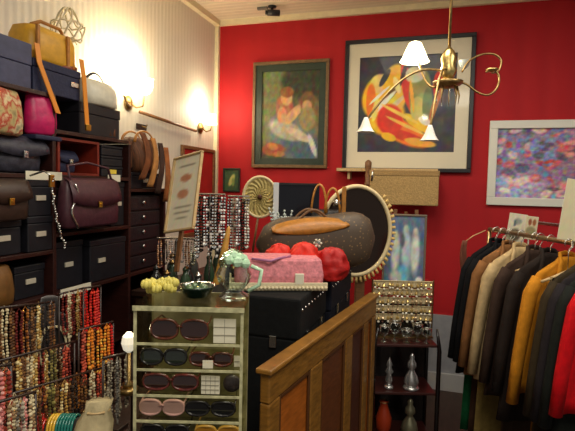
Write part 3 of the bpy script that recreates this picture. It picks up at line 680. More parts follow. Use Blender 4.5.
def row(a, b_, cols, lens, grp, where, base_z=.80, seed=0, r=.0052, rackname=None):
    rnd = random.Random(seed); a, b_ = Vector(a), Vector(b_); n = len(cols); tot = {c: cols.count(c) for c in cols}; cnt = {}
    d = (b_-a); rz = math.atan2(d.y, d.x)
    rack_bar(a-d*.04, b_+d*.04, rackname or ('bar rack carrying the %s' % grp), base_z)
    ords = ['first','second','third','fourth','fifth','sixth','seventh','eighth','ninth']
    for i, c in enumerate(cols):
        cnt[c] = cnt.get(c, 0)+1
        nb_l = cols[i-1] if i else None; nb_r = cols[i+1] if i < n-1 else None
        if tot[c] == 1: lab = 'the only %s bead strand on %s' % (c, where)
        else: lab = '%s %s bead strand from the left on %s' % (ords[cnt[c]-1], c, where)
        place(c, a + d*((i+.5)/n) + Vector((rnd.uniform(-.012,.012),0,-.018+rnd.uniform(-.006,.008))), rz + rnd.uniform(-.5,.5), lens+rnd.randint(-3,2), lab, grp, r, r*1.9, rnd.randint(0,1))
row(at(-12,309,x=-1.30), at(52,302,x=-1.30), ['dark red','brown','ivory','brown','dark red','amber','black','brown','gold','black','brown'], 17, 'bead strands on the back left rack', 'the back left rack', seed=1)
row(at(60,294,x=-1.36), at(84,288,x=-1.36), ['dark red','ivory','dark red','gold','coral'], 17, 'bead strands on the back right rack', 'the back right rack', seed=2)
row(at(84,288,x=-1.30)+Vector((0,.0,0)), at(100,286,x=-1.30), ['scarlet','scarlet','scarlet'], 12, 'scarlet bead strands', 'the short rack beside the dark bookcase', seed=3, r=.006)
row(at(2,360,x=-1.19), at(72,342,x=-1.19), ['brown','black','gold','brown','ivory','gold','dark red','gold','olive','brown','coral','dark red'], 15, 'bead strands on the middle rack', 'the middle rack', seed=4)
row(at(80,330,x=-1.19), at(112,322,x=-1.19), ['coral','orange','amber','orange','orange','scarlet'], 14, 'orange bead strands beside the glowing ornament', 'the small rack by the glowing ornament', seed=5, r=.006)
row(at(8,395,x=-1.06), at(108,366,x=-1.06), ['ivory','brown','black','brown','amber','olive','brown','gold','brown','black','amber','brown','ivory','dark red','coral','gold'], 12, 'bead strands on the front rack', 'the front rack', seed=6)
row(at(-10,368,x=-1.02), at(10,364,x=-1.02), ['pink','pink','coral'], 11, 'pink bead strands at the left edge', 'the rack at the left edge', seed=7, r=.0065)
row(at(-8,404,x=-.98), at(34,392,x=-.98), ['ivory','pink','ivory','silver','pink','ivory'], 12, 'pale bead strands low on the left', 'the lowest left rack', seed=8)
row(at(104,358,x=-.93), at(131,352,x=-.93), ['silver','silver','grey','silver','silver','grey'], 22, 'silver chain strands beside the display case', 'the rack left of the display case', seed=9, r=.004)
# dark bust stand
bp_ = at(50, 330, x=-1.42)
t = thing('necklace_bust', 'dark velvet necklace bust between the back bead racks', 'bust', (bp_.x, bp_.y, .801), PI/2-.6)
MB().loft([(0,0,0,.07,.05),(.015,0,0,.07,.05),(.02,0,0,.02,.02),(.17,0,0,.02,.02),(.18,0,0,.05,.03),(.26,0,0,.085,.04),(.31,0,0,.085,.035),(.34,0,0,.035,.03),(.40,0,0,.03,.03),(.405,0,0,.02,.02)], 20, 2.2).build('bust', mat('black_velvet', (26,20,20), .9, sheen=.5), t, smooth=True)
for k in range(2):
    MB().tube([(.06*math.sin(a)*(1-k*.2), -.045-.003*k, .30-.07*(1-math.cos(a))*(1+.3*k)) for a in [(-PI+2*PI*i/16) for i in range(17)]], .004, 6).build('pearl_string', mat('bead_ivory', (214,200,160), .3), t, smooth=True)
# bangles and pouch at the front
def bangles(u, v, d, col, label, n):
    p = D(u, v, d); dirv = Vector((.955,.295,0))
    for k in range(n):
        q = p + dirv*(.0085*(k-n/2)); t = MB().tube([(0, .034*math.cos(a), .034*math.sin(a)) for a in [2*PI*i/24 for i in range(24)]], .0038, 7, closed=True).build('bangle', mat('bangle_%d_%d_%d' % col, col, .3, coat=.5, var=.2, scale=90), smooth=True, loc=q, rz=FACE+.15*0)
        tag(t, label, 'bangle', label.split(',')[0])
cols = [((190,34,24),'glossy red bangle on the bar, beside the yellow ones',45,4),((220,176,56),'yellow bangle on the bar, between red and teal bangles',57,3),((28,116,104),'teal bangle on the bar, beside the cream pouch',70,6)]
for c, lab, u, n in cols: bangles(u, 427, 1.42, c, lab, n)
a, b_ = D(34, 427, 1.42), D(86, 425, 1.42); 
pz = thing('bangle_bar', 'black velvet bar holding the coloured bangles', 'jewellery stand', ((a.x+b_.x)/2, (a.y+b_.y)/2, .801)); oo = Vector(pz.location)
MB().tube([a-oo, b_-oo], .021, 14).build('bar', mat('black_velvet'), pz, smooth=True)
m_ = (a+b_)/2-oo; MB().bb(-.02,.02,-.02,.02,.012,m_.z-.02).build('post', wood_dark, pz); MB().bb(-.09,.09,-.05,.05,0,.0115).build('base', wood_dark, pz)
pp = D(92, 436, 1.38)
t = thing('cloth_pouch', 'crumpled cream cloth pouch beside the teal bangles', 'pouch', pp, FACE+.2)
MB().loft([(-.07,0,0,.03,.03),(-.05,0,0,.05,.042),(0,0,0,.055,.045),(.04,.008,0,.05,.035),(.075,.014,0,.034,.022),(.10,.02,0,.036,.026)], 26, 2.2, fold=.01, fk=4).build('body', mat('cream_cloth', (186,170,130), .85, var=.15, scale=30, bump=.4), t, smooth=True)
MB().tube([(.014+.033*math.cos(a), .024*math.sin(a), .074) for a in [2*PI*i/16 for i in range(16)]], .003, 6, closed=True).build('drawstring', wood_pale, t, smooth=True)
ph = pp.z-.07-.802
MB().bb(-.045,.045,-.04,.04,-.07-ph,-.0705).build('stand_block', wood_dark, t)
MB().build if False else None

# ------------------------------------------------------------------ jars, bead stands, certificate behind the case
table_z = 1.081
rnd = random.Random(5)
TY = []
jar_spots = [(-1.46,2.32,.030,.10),(-1.37,2.28,.034,.085),(-1.27,2.30,.028,.11),(-1.18,2.27,.034,.09),(-1.08,2.29,.03,.10),(-1.42,2.42,.03,.12),(-1.31,2.40,.03,.10),(-1.03,2.38,.028,.12)]
jar_spots += [(-1.20,2.44,.03,.16),(-1.12,2.52,.026,.13),(-1.36,2.56,.03,.15),(-1.22,2.58,.028,.19),(-1.06,2.50,.024,.17),(-1.48,2.52,.03,.14)]
jl = ['squat dark glass jar at the left end behind the display case','wide grey glass jar beside the leftmost jar','slim green glass jar behind the yellow flowers','wide dark glass jar with silver lid behind the green dish','clear glass jar behind the crystal ornament','tall dark jar in the second row, at the left','olive glass jar in the second row','tall clear jar in the second row beside the horn','tall slim dark bottle behind the green dish','grey glass bottle just left of the wooden horn','tall smoky bottle in the third row under the certificate','tallest green bottle among the jars','slender smoky bottle right behind the wooden horn','grey bottle at the far left of the third row']
jm = [mat('smoky_glass', (40,42,42), .12, coat=.6), mat('grey_glass', (86,90,86), .15, coat=.6), mat('green_jar_glass', (52,74,52), .12, coat=.6)]
for k, (x, y, r, h) in enumerate(jar_spots):
    t = thing('glass_jar', jl[k], 'jar', (x, y, table_z), 0, None)
    m_ = clearg if k in (4,7) else jm[k % 3]
    MB().lathe([(r*.8,0),(r,.008),(r*1.05,h*.4),(r*.9,h*.7),(r*.5,h*.85),(r*.5,h)], 18).build('jar_body', m_, t, smooth=True)
    MB().lathe([(r*.55,h+.0005),(r*.58,h+.012),(r*.3,h+.02),(0,h+.03)], 14).build('lid', silver if k in (3,4) else (brass if k % 2 else jm[k%3]), t, smooth=True)
def bead_stand(label, loc, h, w_, rz=FACE):
    t = thing('necklace_stand', label, 'jewellery stand', loc, rz)
    MB().lathe([(.05,0),(.05,.008),(.008,.014)], 18).build('base', black, t, smooth=True)
    MB().tube([(0,0,.012),(0,0,h)], .005, 8).build('post', silver, t); MB().tube([(-w_/2,0,h),(w_/2,0,h)], .005, 8).build('crossbar', silver, t)
    return t
def hung(base, h, w_, cols, n, grp, where, r=.0085):
    c_, s_ = math.cos(FACE), math.sin(FACE); k = len(cols); cnt = {}
    ords = ['first','second','third','fourth','fifth','sixth']
    for i, c in enumerate(cols):
        x = -w_/2+w_*(i+.5)/k; cnt[c] = cnt.get(c,0)+1
        place(c, (base[0]+x*c_, base[1]+x*s_-.0, base[2]+h-.02), FACE+(-.2 if i%2 else .2), n - (i*7) % 5, '%s %s bead strand from the left on %s' % (ords[cnt[c]-1], c, where), grp, r, r*1.9, i%2)
b1 = D(209, 290, 2.62); b1.z = table_z; b2 = D(237, 290, 2.75); b2.z = table_z
h1 = D(209,194,2.62).z-table_z; h2 = D(237,196,2.75).z-table_z
bead_stand('silver T-shaped stand hung with black and white beads', b1, h1, .16); hung(b1, h1, .16, ['white','black','white','white','black','white','white'], 19, 'black and white beads on the tall stand', 'the tall T stand')
bead_stand('second silver T stand right behind the black and white beads', b2, h2, .12); hung(b2, h2, .12, ['black','silver','white','black','silver'], 19, 'silver and black beads on the second stand', 'the second T stand')
b3 = D(176, 290, 2.55); b3.z = table_z; h3 = D(176,238,2.55).z-table_z
bead_stand('low stand with brown and black necklaces under the certificate', b3, h3, .2); hung(b3, h3, .2, ['amber','black','brown','black','grey','brown','olive'], 12, 'brown and black beads on the low stand', 'the low stand under the certificate', .0055)
# certificate picture leaning
pA, pB, pC_ = D(177,157,2.62), D(203,153,2.50), D(167,232,2.50)
c0 = (pB+pC_)/2; wv = (pB-pA); wid = wv.length; dn = pC_-pA; hei = dn.length
t = thing('framed_certificate', 'cream certificate with red seals in a thin tilted wooden frame', 'certificate', c0)
Z_ = (-dn).normalized(); X_ = wv.normalized(); X_ = (X_ - Z_*X_.dot(Z_)*.8); X_ = (X_-Z_*X_.dot(Z_)).normalized(); Y_ax = Z_.cross(X_)
t.rotation_euler = Matrix((X_, Y_ax, Z_)).transposed().to_euler()
frame_parts(t, wid*1.08, hei, .012, .018, wood_pale)
painted('print', wid*1.08-.024, hei-.024, 20, 40, lambda u, v: blobs(u, v, (236,230,204), [(.5,.30,.20,.05,0,(196,130,96)),(.45,.52,.20,.06,0,(200,140,104)),(.5,.12,.3,.015,0,(150,140,120)),(.5,.70,.3,.012,0,(160,150,126)),(.5,.78,.3,.012,0,(160,150,126)),(.5,.86,.3,.012,0,(160,150,126))], 12, 10), PM, t, (0,-.006,0))
MB().bb(-.012,.012,.002,.016,-hei/2-.20,hei/2-.03).build('stand_strut', wood_mid, t)
# horn shape
ho = D(215, 283, 2.35); ho.z = table_z+.001
t = thing('wooden_horn', 'tapering yellow wooden horn standing behind the crystal ornament', 'ornament', ho)
tp = D(229, 226, 2.35)-ho
MB().tube([(0,0,.0),tp*.3,tp*.65,tp*.95,tp], [.034,.026,.018,.010,.003], 14).build('horn', mat('honey_wood', (200,150,66), .4, var=.2, scale=20), t, smooth=True)
MB().tube([(0,0,.004),tp*.04], .037, 14).build('base_ring', brass, t, smooth=True)

# ------------------------------------------------------------------ trunks in the middle
def trunk(label, x0, x1, y0, y1, z0, z1, m, studs=True):
    t = thing('trunk', label, 'trunk', ((x0+x1)/2, (y0+y1)/2, z0+.001)); a, b_, h = (x1-x0)/2, (y1-y0)/2, z1-z0-.002
    MB().bb(-a,a,-b_,b_,0,h*.72).build('body', m, t, bevel=.008)
    ld_ = MB().bb(-a-.004,a+.004,-b_-.004,b_+.004,h*.72+.001,h).build('lid', m, t, bevel=.01)
    for y in (-b_*.5, b_*.5):
        MB().box((a+.006, y, h*.70), (.010,.03,.05)).build('latch', silver, ld_, bevel=.002)
    if studs:
        mb = MB()
        for y in [b_*(-.88+.22*i) for i in range(9)]:
            for z in (h*.06, h*.92): mb.ball((a+.004, y, z), .006, 6, 4)
        mb.build('studs', silver, t, smooth=True)
    for s in (-1,1): MB().box((s*a*.5, -b_-.006, h*.7), (.03,.01,.05)).build('latch', silver if s > 0 else black, ld_, bevel=.002)
    return t
ink = mat('ink_navy_fibre', (14,17,30), .8, spec=.25, var=.3, scale=60, bump=.15); bk2 = mat('soft_black_fibre', (12,14,15), .85, spec=.25, var=.3, scale=40, bump=.15)
trunk('black trunk at the bottom front behind the wooden panel', -.97, -.53, 1.86, 2.34, 0, .58, bk2, False)
trunk('black trunk on top at the front, carrying the pink box', -.96, -.525, 1.89, 2.37, .58, 1.195, bk2)
trunk('navy trunk at the bottom rear of the stack', -.97, -.52, 2.40, 2.98, 0, .58, ink, False)
trunk('navy trunk on top at the rear, carrying the monogram bag', -.96, -.505, 2.40, 2.98, .58, 1.195, ink)
# pink box with cream tray
pk0, pk1 = at(236, 290, z=1.20), at(326, 290, z=1.20)
wp = (pk1-pk0).length+.025; angp = math.atan2(pk1.y-pk0.y, pk1.x-pk0.x)
t = thing('gift_box', 'pink patterned cloth box lying on a cream tray on the front trunk', 'box', ((pk0.x+pk1.x)/2-.006, (pk0.y+pk1.y)/2+.0, 1.1965), angp)
tr = MB(); tr.bb(-wp/2-.012, wp/2, -.0, .24, 0, .012).bb(-wp/2-.012, wp/2, -.004, .004, .012, .035).bb(-wp/2-.012,-wp/2-.004,.004,.24,.012,.035).build('cream_tray', mat('cream_lace', (220,206,170), .8, var=.1, scale=80), t, bevel=.002)
tr = MB()
for i in range(26): 
    x = -wp/2-.008+(wp/25)*i; tr.ball((x, -.004, .012), .008, 6, 4)
tr.build('lace_edge', mat('cream_lace'), t, smooth=True)
pkm = mat('pink_pattern_cloth', (214,130,138), .75, var=.28, scale=60, bump=.2)
MB().loft([(.013,0,.12,wp/2-.012,.105),(.06,0,.12,wp/2-.008,.108),(.125,0,.125,wp/2-.018,.10),(.135,0,.125,wp/2-.03,.09)], 40, 7, fold=.003).build('pink_cloth', pkm, t, smooth=False)
MB().tube([(-wp*.3,.02,.136),(-wp*.1,.0,.13),(0,.03,.139),(wp*.12,.08,.14)], .006, 6).build('lilac_ribbon', mat('lilac_satin', (170,110,150), .4), t, smooth=True)
MB().box((wp*.2,.002,.05),(.04,.012,.05)).build('paper_tag', card, t, bevel=.004)
# red bundles
rm = mat('vermilion_cloth', (226,44,24), .6, var=.15, scale=25, bump=.3); rm2 = mat('crimson_cloth', (186,26,24), .6, var=.2, scale=25, bump=.3)
def bundle(u, v, d, sx, sy, sz, m, label, ph=0):
    p = D(u, v, d); p.z = 1.197
    t = thing('cloth_bundle', label, 'cloth bundle', p, FACE)
    mb = MB(); n, k = 32, 18; vs = []; fs = []
    for j in range(k+1):
        tt = PI*j/k
        for i in range(n):
            a = 2*PI*i/n; rr = 1+.42*noise.noise(Vector((2.2*math.cos(a)+ph, 2.2*math.sin(a), 2.5*tt)))+.10*math.sin(5*a+ph*2+3*tt)
            vs.append((sx*math.sin(tt)**.7*math.cos(a)*rr, sy*math.sin(tt)**.7*math.sin(a)*rr, max(.001, sz*(1+math.cos(tt)*(1+.3*noise.noise(Vector((2*math.cos(a)+ph,2*math.sin(a),0)))*math.sin(tt))))))
    for j in range(k):
        for i in range(n): fs.append((j*n+i, j*n+(i+1)%n, (j+1)*n+(i+1)%n, (j+1)*n+i))
    mb.add(vs, fs).build('body', m, t, smooth=True)
    MB().tube([(sx*.15*math.cos(a), sy*.15*math.sin(a)-.0, sz*2-.001) for a in [2*PI*i/10 for i in range(10)]], .005, 6, closed=True).build('knot', m, t, smooth=True)
    return t
bundle(279, 262, 2.40, .062, .05, .086, rm, 'small vermilion cloth bundle at the left behind the pink box', 1)
bundle(304, 262, 2.34, .070, .05, .094, rm, 'large vermilion cloth bundle in the middle behind the pink box', 2)
bundle(331, 268, 2.36, .078, .05, .082, rm2, 'crimson cloth bundle at the right under the monogram bag', 4)
t = thing('brooch', 'pale silver brooch lying on the middle vermilion bundle', 'brooch', D(318, 243, 2.27)); 
MB().ball((0,0,0), .016, 8, 5, (1,.4,1)).build('setting', silver, t, smooth=True)
for k in range(6): MB().ball((.016*math.cos(k*PI/3), -.004, .016*math.sin(k*PI/3)), .006, 6, 4).build('stone', card, t, smooth=True)
# monogram duffel: a long barrel
mono = mat('monogram_canvas', (74,58,44), .55, var=.3, scale=90)
def checker(m):
    nt = m.node_tree; r = [n for n in nt.nodes if n.type == 'VALTORGB'][0]
    tc = [n for n in nt.nodes if n.type == 'TEX_COORD'][0]; v = nt.nodes.new('ShaderNodeTexVoronoi'); v.inputs['Scale'].default_value = 45
    nt.links.new(tc.outputs['Object'], v.inputs['Vector']); nt.links.new(v.outputs['Distance'], r.inputs[0])
    r.color_ramp.elements[0].color = (*lin((140,112,76)),1); r.color_ramp.elements[0].position = .16; r.color_ramp.elements[1].color = (*lin((84,70,56)),1); r.color_ramp.elements[1].position = .24
checker(mono)
dl, dr = D(257, 236, 2.66), D(374, 222, 2.78)
dc = (dl+dr)/2; L = (dr-dl).length; dz = .15
t = thing('travel_bag', 'brown monogram travel bag with tan trim on the rear trunk', 'travel bag', (dc.x, dc.y, 1.1965), math.atan2((dr-dl).y, (dr-dl).x))
vs = []; fs = []; n = 28; K = 16
for i in range(K+1):
    g = i/K; x = (g-.5)*L; s = (1-abs(2*g-1)**5)**.5 if 0 < g < 1 else 0; s = max(s, .12)
    hh = .135+.035*g
    for k in range(n):
        a = 2*PI*k/n; ca, sa = math.cos(a), math.sin(a)
        vs.append((x, .125*s*math.copysign(abs(ca)**.8, ca), hh+hh*s*math.copysign(abs(sa)**.75, sa)*(.96+.04*math.sin(g*9)) + .002))
for i in range(K):
    for k in range(n): fs.append((i*n+k, i*n+(k+1)%n, (i+1)*n+(k+1)%n, (i+1)*n+k))
fs += [tuple(range(n))[::-1], tuple(K*n+k for k in range(n))]
MB().add(vs, fs).build('body', mono, t, smooth=True)
def trim(pts): return pts
vs = []; N = 18
for i in range(N+1):
    g = i/N; x = (g*.62-.40)*L; w_ = .036*math.sin(PI*min(1,max(.0,g)))**.6
    for yy, dzz in ((-.112+w_*.8, .0), (-.128, -.0)): pass
    hh = .135+.035*(x/L+.5); zc = hh*1.62
    vs += [(x, -.082, zc+w_+.012), (x, -.118, zc), (x, -.129, zc-w_)]
fs = [(i*3+j, i*3+j+1, (i+1)*3+j+1, (i+1)*3+j) for i in range(N) for j in range(2)]
MB().add(vs, fs).build('tan_panel', tan, t, smooth=True).modifiers.new('s','SOLIDIFY').thickness = .012
for y in (-.06, .05):
    MB().tube([(-.2*L+ .30*L*i/12, y, .255+.075*math.sin(PI*i/12)) for i in range(13)], .007, 8).build('handle', mat('dark_tan_leather', (110,74,40), .5), t, smooth=True)
# handbag with tan loops behind
bg_ = D(328, 214, 2.98); 
t = thing('handbag', 'black handbag with arched tan handles behind the travel bag', 'handbag', (bg_.x, bg_.y, 1.1965), FACE)
MB().loft([(.0,0,0,.10,.05),(.02,0,0,.115,.06),(.20,0,0,.11,.055),(.30,0,0,.10,.04),(.32,0,0,.09,.02)], 28, 3.5).build('body', black, t, smooth=True)
for (x, w_, y, hh) in ((-.06,.045,-.066,.17),(.02,.045,-.062,.15)):
    MB().tube([(x+w_*math.cos(PI*i/12), y, .30+hh*math.sin(PI*i/12)) for i in range(13)], .010, 8, flat=.5).build('handle', tan, t, smooth=True)
MB().bb(.075,.10,-.066,-.050,.30,.46).build('strap', tan, t, bevel=.004)
MB().lathe([(.0,-.07),(.022,-.068),(.024,-.06)], 14, (.045,0,.36), 'Y').build('silver_charm', silver, t, smooth=True)
# black framed glass box behind left
f0 = D(298, 200, 3.0)
t = thing('framed_mirror', 'black mirror panel with a white left edge behind the travel bag', 'mirror', (f0.x, f0.y, 1.1965), FACE)
hF = D(298,183,3.0).z-1.1965
MB().bb(-.118,.13,0,.02,0,hF).build('dark_panel', mat('dark_mirror', (30,32,40), .12, .2), t)
MB().bb(-.152,-.1185,-.006,.02,0,hF).build('white_edge', mat('white_plastic', (216,218,220), .4), t, bevel=.002)
MB().bb(-.118,.13,-.006,-.0005,hF-.012,hF).build('top_edge', black, t)
# woven fan on stem in vase
fp = D(260, 197, 3.1)
t = thing('woven_fan', 'round woven straw fan with a pale rim before the red wall', 'fan', fp, FACE)
R_f = .108; straw = mat('woven_straw', (190,172,110), .8, var=.35, scale=60, bump=.4)
vs = [(0,-.004,0)]; fs = []
for j in range(1,7):
    for k in range(36):
        a = 2*PI*k/36; vs.append((R_f*.93*j/6*math.cos(a), (.004 if (j+k)%2 else -.004), R_f*1.12*j/6*math.sin(a)))
for k in range(36): fs.append((0, 1+k, 1+(k+1)%36))
for j in range(5):
    for k in range(36): a = 1+j*36; fs.append((a+k, a+(k+1)%36, a+36+(k+1)%36, a+36+k))
MB().add(vs, fs).build('woven_disc', straw, t).modifiers.new('s','SOLIDIFY').thickness = .004
MB().tube([(R_f*.97*math.cos(a), 0, R_f*1.18*math.sin(a)) for a in [2*PI*k/40 for k in range(40)]], .009, 8, closed=True).build('rim', mat('pale_cane', (226,206,160), .6), t, smooth=True)
MB().ball((0,-.012,0), .016, 10, 6, (1,.5,1)).build('boss', brownl, t, smooth=True)
MB().tube([(-.01,.0,-R_f*1.2),(-.04,0,-(fp.z-1.2)+.03)], .007, 8).build('handle', wood_mid, t, smooth=True)
vz = D(251, 216, 3.0); 
t = thing('crystal_vase', 'clear crystal vase of glass sprays under the woven fan', 'vase', (vz.x-.01, vz.y-.09, 1.1965), 0)
t.location.x = max(t.location.x, -.90)+0; t.location.y = 2.80
MB().lathe([(.035,0),(.04,.01),(.025,.05),(.03,.14),(.045,.2)], 16, ruffle=.06).build('vase_body', clearg, t, smooth=True)
for k in range(12):
    a = k*2.4; r = .05+.02*(k%3)
    tip = Vector((r*math.cos(a)*.9-.02, r*math.sin(a)*.5, .27+.012*(k%5)))
    o = MB().tube([(0,0,.05),(r*.4*math.cos(a),r*.3*math.sin(a),.2),tip], .002, 5)
    for j in range(4): o.ball(tip*(1-.07*j)+Vector((0,0,-.0)), .008, 6, 4)
    o.build('glass_spray', mat('pale_crystal', (196,204,200), .15, coat=.6), t, smooth=True)
mg = D(256, 240, 2.7); t = thing('magenta_bottle', 'magenta glass bottle left of the vermilion bundles', 'bottle', (-.90, 2.53, 1.1965))
MB().lathe([(.028,0),(.032,.01),(.032,.10),(.012,.135),(.012,.17)], 16).build('bottle_body', mat('magenta_glass', (150,20,60), .12, coat=.6), t, smooth=True)
MB().lathe([(.014,.1705),(.016,.19),(0,.20)], 12).build('stopper', mat('pink_glass', (206,120,150), .15), t, smooth=True)
# rattan mirror on stand
mc_ = D(356, 231, 3.13)
t = thing('standing_mirror', 'oval mirror on a brown post with a fringed rattan rim', 'mirror', (mc_.x, mc_.y, 0), FACE+.12)
rv, rh = .285, .225; zc = mc_.z
ring = [(rh*math.cos(a), 0, zc+rv*math.sin(a)) for a in [2*PI*k/48 for k in range(48)]]
rr_ = MB().tube(ring, .014, 8, closed=True).build('rattan_rim', mat('pale_cane'), t, smooth=True)
vv = [(x*.97, .004, zc+(z-zc)*.97) for (x, y, z) in ring]
MB().add(vv, [tuple(range(48))]).build('mirror_glass', mat('dim_mirror', (70,58,52), .12, .85), t).modifiers.new('s','SOLIDIFY').thickness = .004
tas = mat('rattan_tassel', (214,180,110), .6)
for k in range(26):
    a = -2.1+k*.115
    c_, s_ = math.cos(a), math.sin(a)
    MB().tube([((rh+.01)*c_, 0, zc+(rv+.01)*s_), ((rh+-(-.034))*c_, -.004, zc+(rv+.048)*s_)], .012, 6, flat=.7).build('fringe_loop', tas, rr_, smooth=True)
MB().box((.04, .02, (zc-rv)/2), (.06,.03,zc-rv-.01)).build('post', wood_mid, t, bevel=.004)
MB().bb(-.08,.13,-.05,.09,0,.025).build('foot', wood_mid, t, bevel=.004)
MB().bb(.02,.06,.008,.03,zc-rv-.004,zc+rv*.6).build('back_rail', wood_mid, t)

# ------------------------------------------------------------------ leaning wooden panel
P0 = CAM+(D(265,365,1.78)-CAM)*.9; P1 = CAM+(D(374,290,3.1)-CAM)*.9
d = P1-P0; Ln = math.hypot(d.x, d.y); ang = math.atan2(d.y, d.x); Hp = (P0.z+P1.z)/2-.035
t = thing('wooden_screen', 'golden brown wooden screen with orange inset panels standing edge-on', 'screen', (P0.x, P0.y, 0), ang)
MB().bb(0,Ln,-.018,.018,Hp-.10,Hp).build('top_rail', wood_gold, t, bevel=.006)
MB().bb(-.012,Ln+.012,-.03,.03,Hp+.0005,Hp+.02).build('cap_moulding', wood_gold, t, bevel=.006)
MB().bb(0,Ln,-.018,.018,.02,.16).build('bottom_rail', wood_gold, t, bevel=.006)
st = [0, .26*Ln+.02, .60*Ln, .83*Ln, Ln-.07]
wd_ = [.085, .12, .10, .07, .07]
for x, w_ in zip(st, wd_):
    MB().bb(x,x+w_,-.018,.018,.1605,Hp-.1005).build('stile', wood_gold, t, bevel=.006)
pmats = [wood_orange, mat('brown_veneer', (98,54,26), .4, var=.3, scale=8, stretch=(2,2,10)), mat('umber_veneer', (74,38,24), .4, var=.3, scale=8, stretch=(2,2,10)), wood_orange]
for k in range(4):
    x0, x1 = st[k]+wd_[k], st[k+1]
    MB().bb(x0+.0005,x1-.0005,-.004,.004,.1605,Hp-.1005).build('inset_panel', pmats[k], t)
    mo = MB()
    for (a0,a1,b0,b1) in ((x0+.001,x0+.016,.162,Hp-.102),(x1-.016,x1-.001,.162,Hp-.102),(x0+.0165,x1-.0165,Hp-.118,Hp-.102),(x0+.0165,x1-.0165,.162,.178)):
        mo.bb(a0,a1,-.015,-.0045,b0,b1)
    mo.build('bead_moulding', mat('dark_moulding', (84,50,22), .4), t, bevel=.004)
for s in (.12, Ln-.12): MB().bb(s-.03,s+.03,-.10,.10,0,.0195).build('foot', wood_gold, t, bevel=.004)

# ------------------------------------------------------------------ etagere with glass and earrings
e0 = D(407, 345, 3.0)
et = thing('etagere', 'black lacquer shelf stand with reddish shelves below the earring rack', 'shelf stand', (e0.x, e0.y, 0), FACE)
wE, dE = .20, .26; zt = .70
lac = mat('black_lacquer', (22,16,16), .25, coat=.4); redl = mat('red_brown_lacquer', (58,24,20), .35, coat=.3)
for z in (.10, .40, .70):
    MB().bb(-wE+.012, wE-.012, 0, dE, z-.016, z).build('shelf', redl, et, bevel=.003)
for sx in (-1,1):
    for y in (-.0, dE): 
        MB().tube([(sx*wE, y, 0),(sx*wE*1.0, y, .66),(sx*wE*.98, y, .70),(sx*wE*.9, y, .80)] if y == 0 else [(sx*wE, y, 0),(sx*wE, y, .92)], [.014,.014,.012,.006] if y == 0 else .012, 10).build('post', lac, et, smooth=True)
MB().bb(-wE,wE,dE,dE+.012,.06,.90).build('back_panel', lac, et)
def etl(x, y, z): 
    c_, s_ = math.cos(FACE), math.sin(FACE); return (e0.x+x*c_-y*s_, e0.y+x*s_+y*c_, z+.001)
pew = mat('pewter', (206,206,204), .25, .8)
def statue(label, x, y, z, h, w_, prof, name='statuette', m=pew):
    t = thing(name, label, 'statuette', etl(x, y, z), FACE)
    MB().lathe([(w_*.9,0),(w_,.008),(w_*.8,.02)], 18).build('base', m, t, smooth=True)
    MB().lathe([(w_*r, .0205+(h-.0205)*q) for r, q in prof], 18).build('figure', m, t, smooth=True)
    return t
bell = [(.75,0),(.9,.1),(.7,.3),(.35,.45),(.3,.5),(.55,.58),(.5,.7),(.25,.8),(.3,.88),(.15,.96),(.0,1)]
slim = [(.5,0),(.8,.2),(.5,.4),(.9,.5),(.4,.62),(.6,.75),(.3,.88),(0,1)]
statue('slim silver figurine on the upper shelf of the black stand', -.09, .06, .40, .20, .030, slim)
statue('bell-shaped silver statuette on the upper shelf of the black stand', .05, .06, .40, .23, .052, bell)
statue('bell-shaped pewter statuette on the lower shelf of the black stand', .05, .06, .10, .24, .06, bell, m=mat('dull_pewter', (140,136,110), .35, .7))
t = thing('orange_vase', 'orange glazed vase at the left of the lower shelf', 'vase', etl(-.11, .08, .10), FACE)
MB().lathe([(.03,0),(.045,.04),(.05,.10),(.03,.16),(.022,.19),(.03,.205)], 18).build('vase_body', mat('orange_glaze', (160,52,20), .4), t, smooth=True)
MB().tube([(.03*math.cos(a),.03*math.sin(a),.206) for a in [2*PI*k/16 for k in range(16)]], .003, 6, closed=True).build('rim', brass, t, smooth=True)
gl = [(-.13,.05,.028,.10),(-.06,.07,.034,.12),(.01,.045,.034,.08),(.08,.07,.030,.11),(.13,.04,.026,.09)]
for k, (x, y, r, h) in enumerate(gl):
    t = thing('drinking_glass', ['leftmost clear glass under the earring rack','tall clear glass under the earring rack, second from left','low wide glass bowl in the middle of the stand top','clear footed glass right of the low glass bowl','rightmost clear glass under the earring rack'][k], 'glass', etl(x, y, zt), FACE, 'clear glasses on the stand top')
    MB().lathe([(r*.8,0),(r*.8,.004),(.006,.012),(.006,h*.35),(r,h*.55),(r*1.1,h)], 16).build('bowl', clearg, t, smooth=True)
    MB().tube([(r*1.1*math.cos(a),r*1.1*math.sin(a),h) for a in [2*PI*i/16 for i in range(16)]], .002, 5, closed=True).build('rim', silver, t, smooth=True)
# earring rack
er = thing('earring_rack', 'cream wire rack hung with gold and crystal earrings', 'rack', etl(0, .16, zt), FACE)
zr0, zr1 = D(405,322,3.05).z-zt, D(405,284,3.05).z-zt
for s in (-1,1): MB().tube([(s*.195,0,.0),(s*.195,0,zr1+.01)], .005, 8).build('upright', brass, er)
MB().bb(-.2,.2,-.03,.03,0,.008).build('base', brass, er)
ea = MB().lathe([(.0,0),(.005,-.004),(.008,-.012),(.004,-.020),(0,-.022)], 8); ea.m = 0
ea.tube([(0,0,0),(0,0,.012)], .001, 4)
ea.m = 1; ea.ball((0,-.002,-.028), .0065, 6, 4)
eo = ea.build('earring', [mat('earring_gold', (220,190,120), .25, .7), mat('earring_crystal', (240,234,214), .15, coat=.6)]); me_e = eo.data; bpy.data.objects.remove(eo)
eg = MB().ball((0,0,-.010), .009, 7, 5); eg.m = 1; eg.ball((0,0,-.028), .005, 6, 4); eg.tube([(0,0,0),(0,0,.012)], .001, 4)
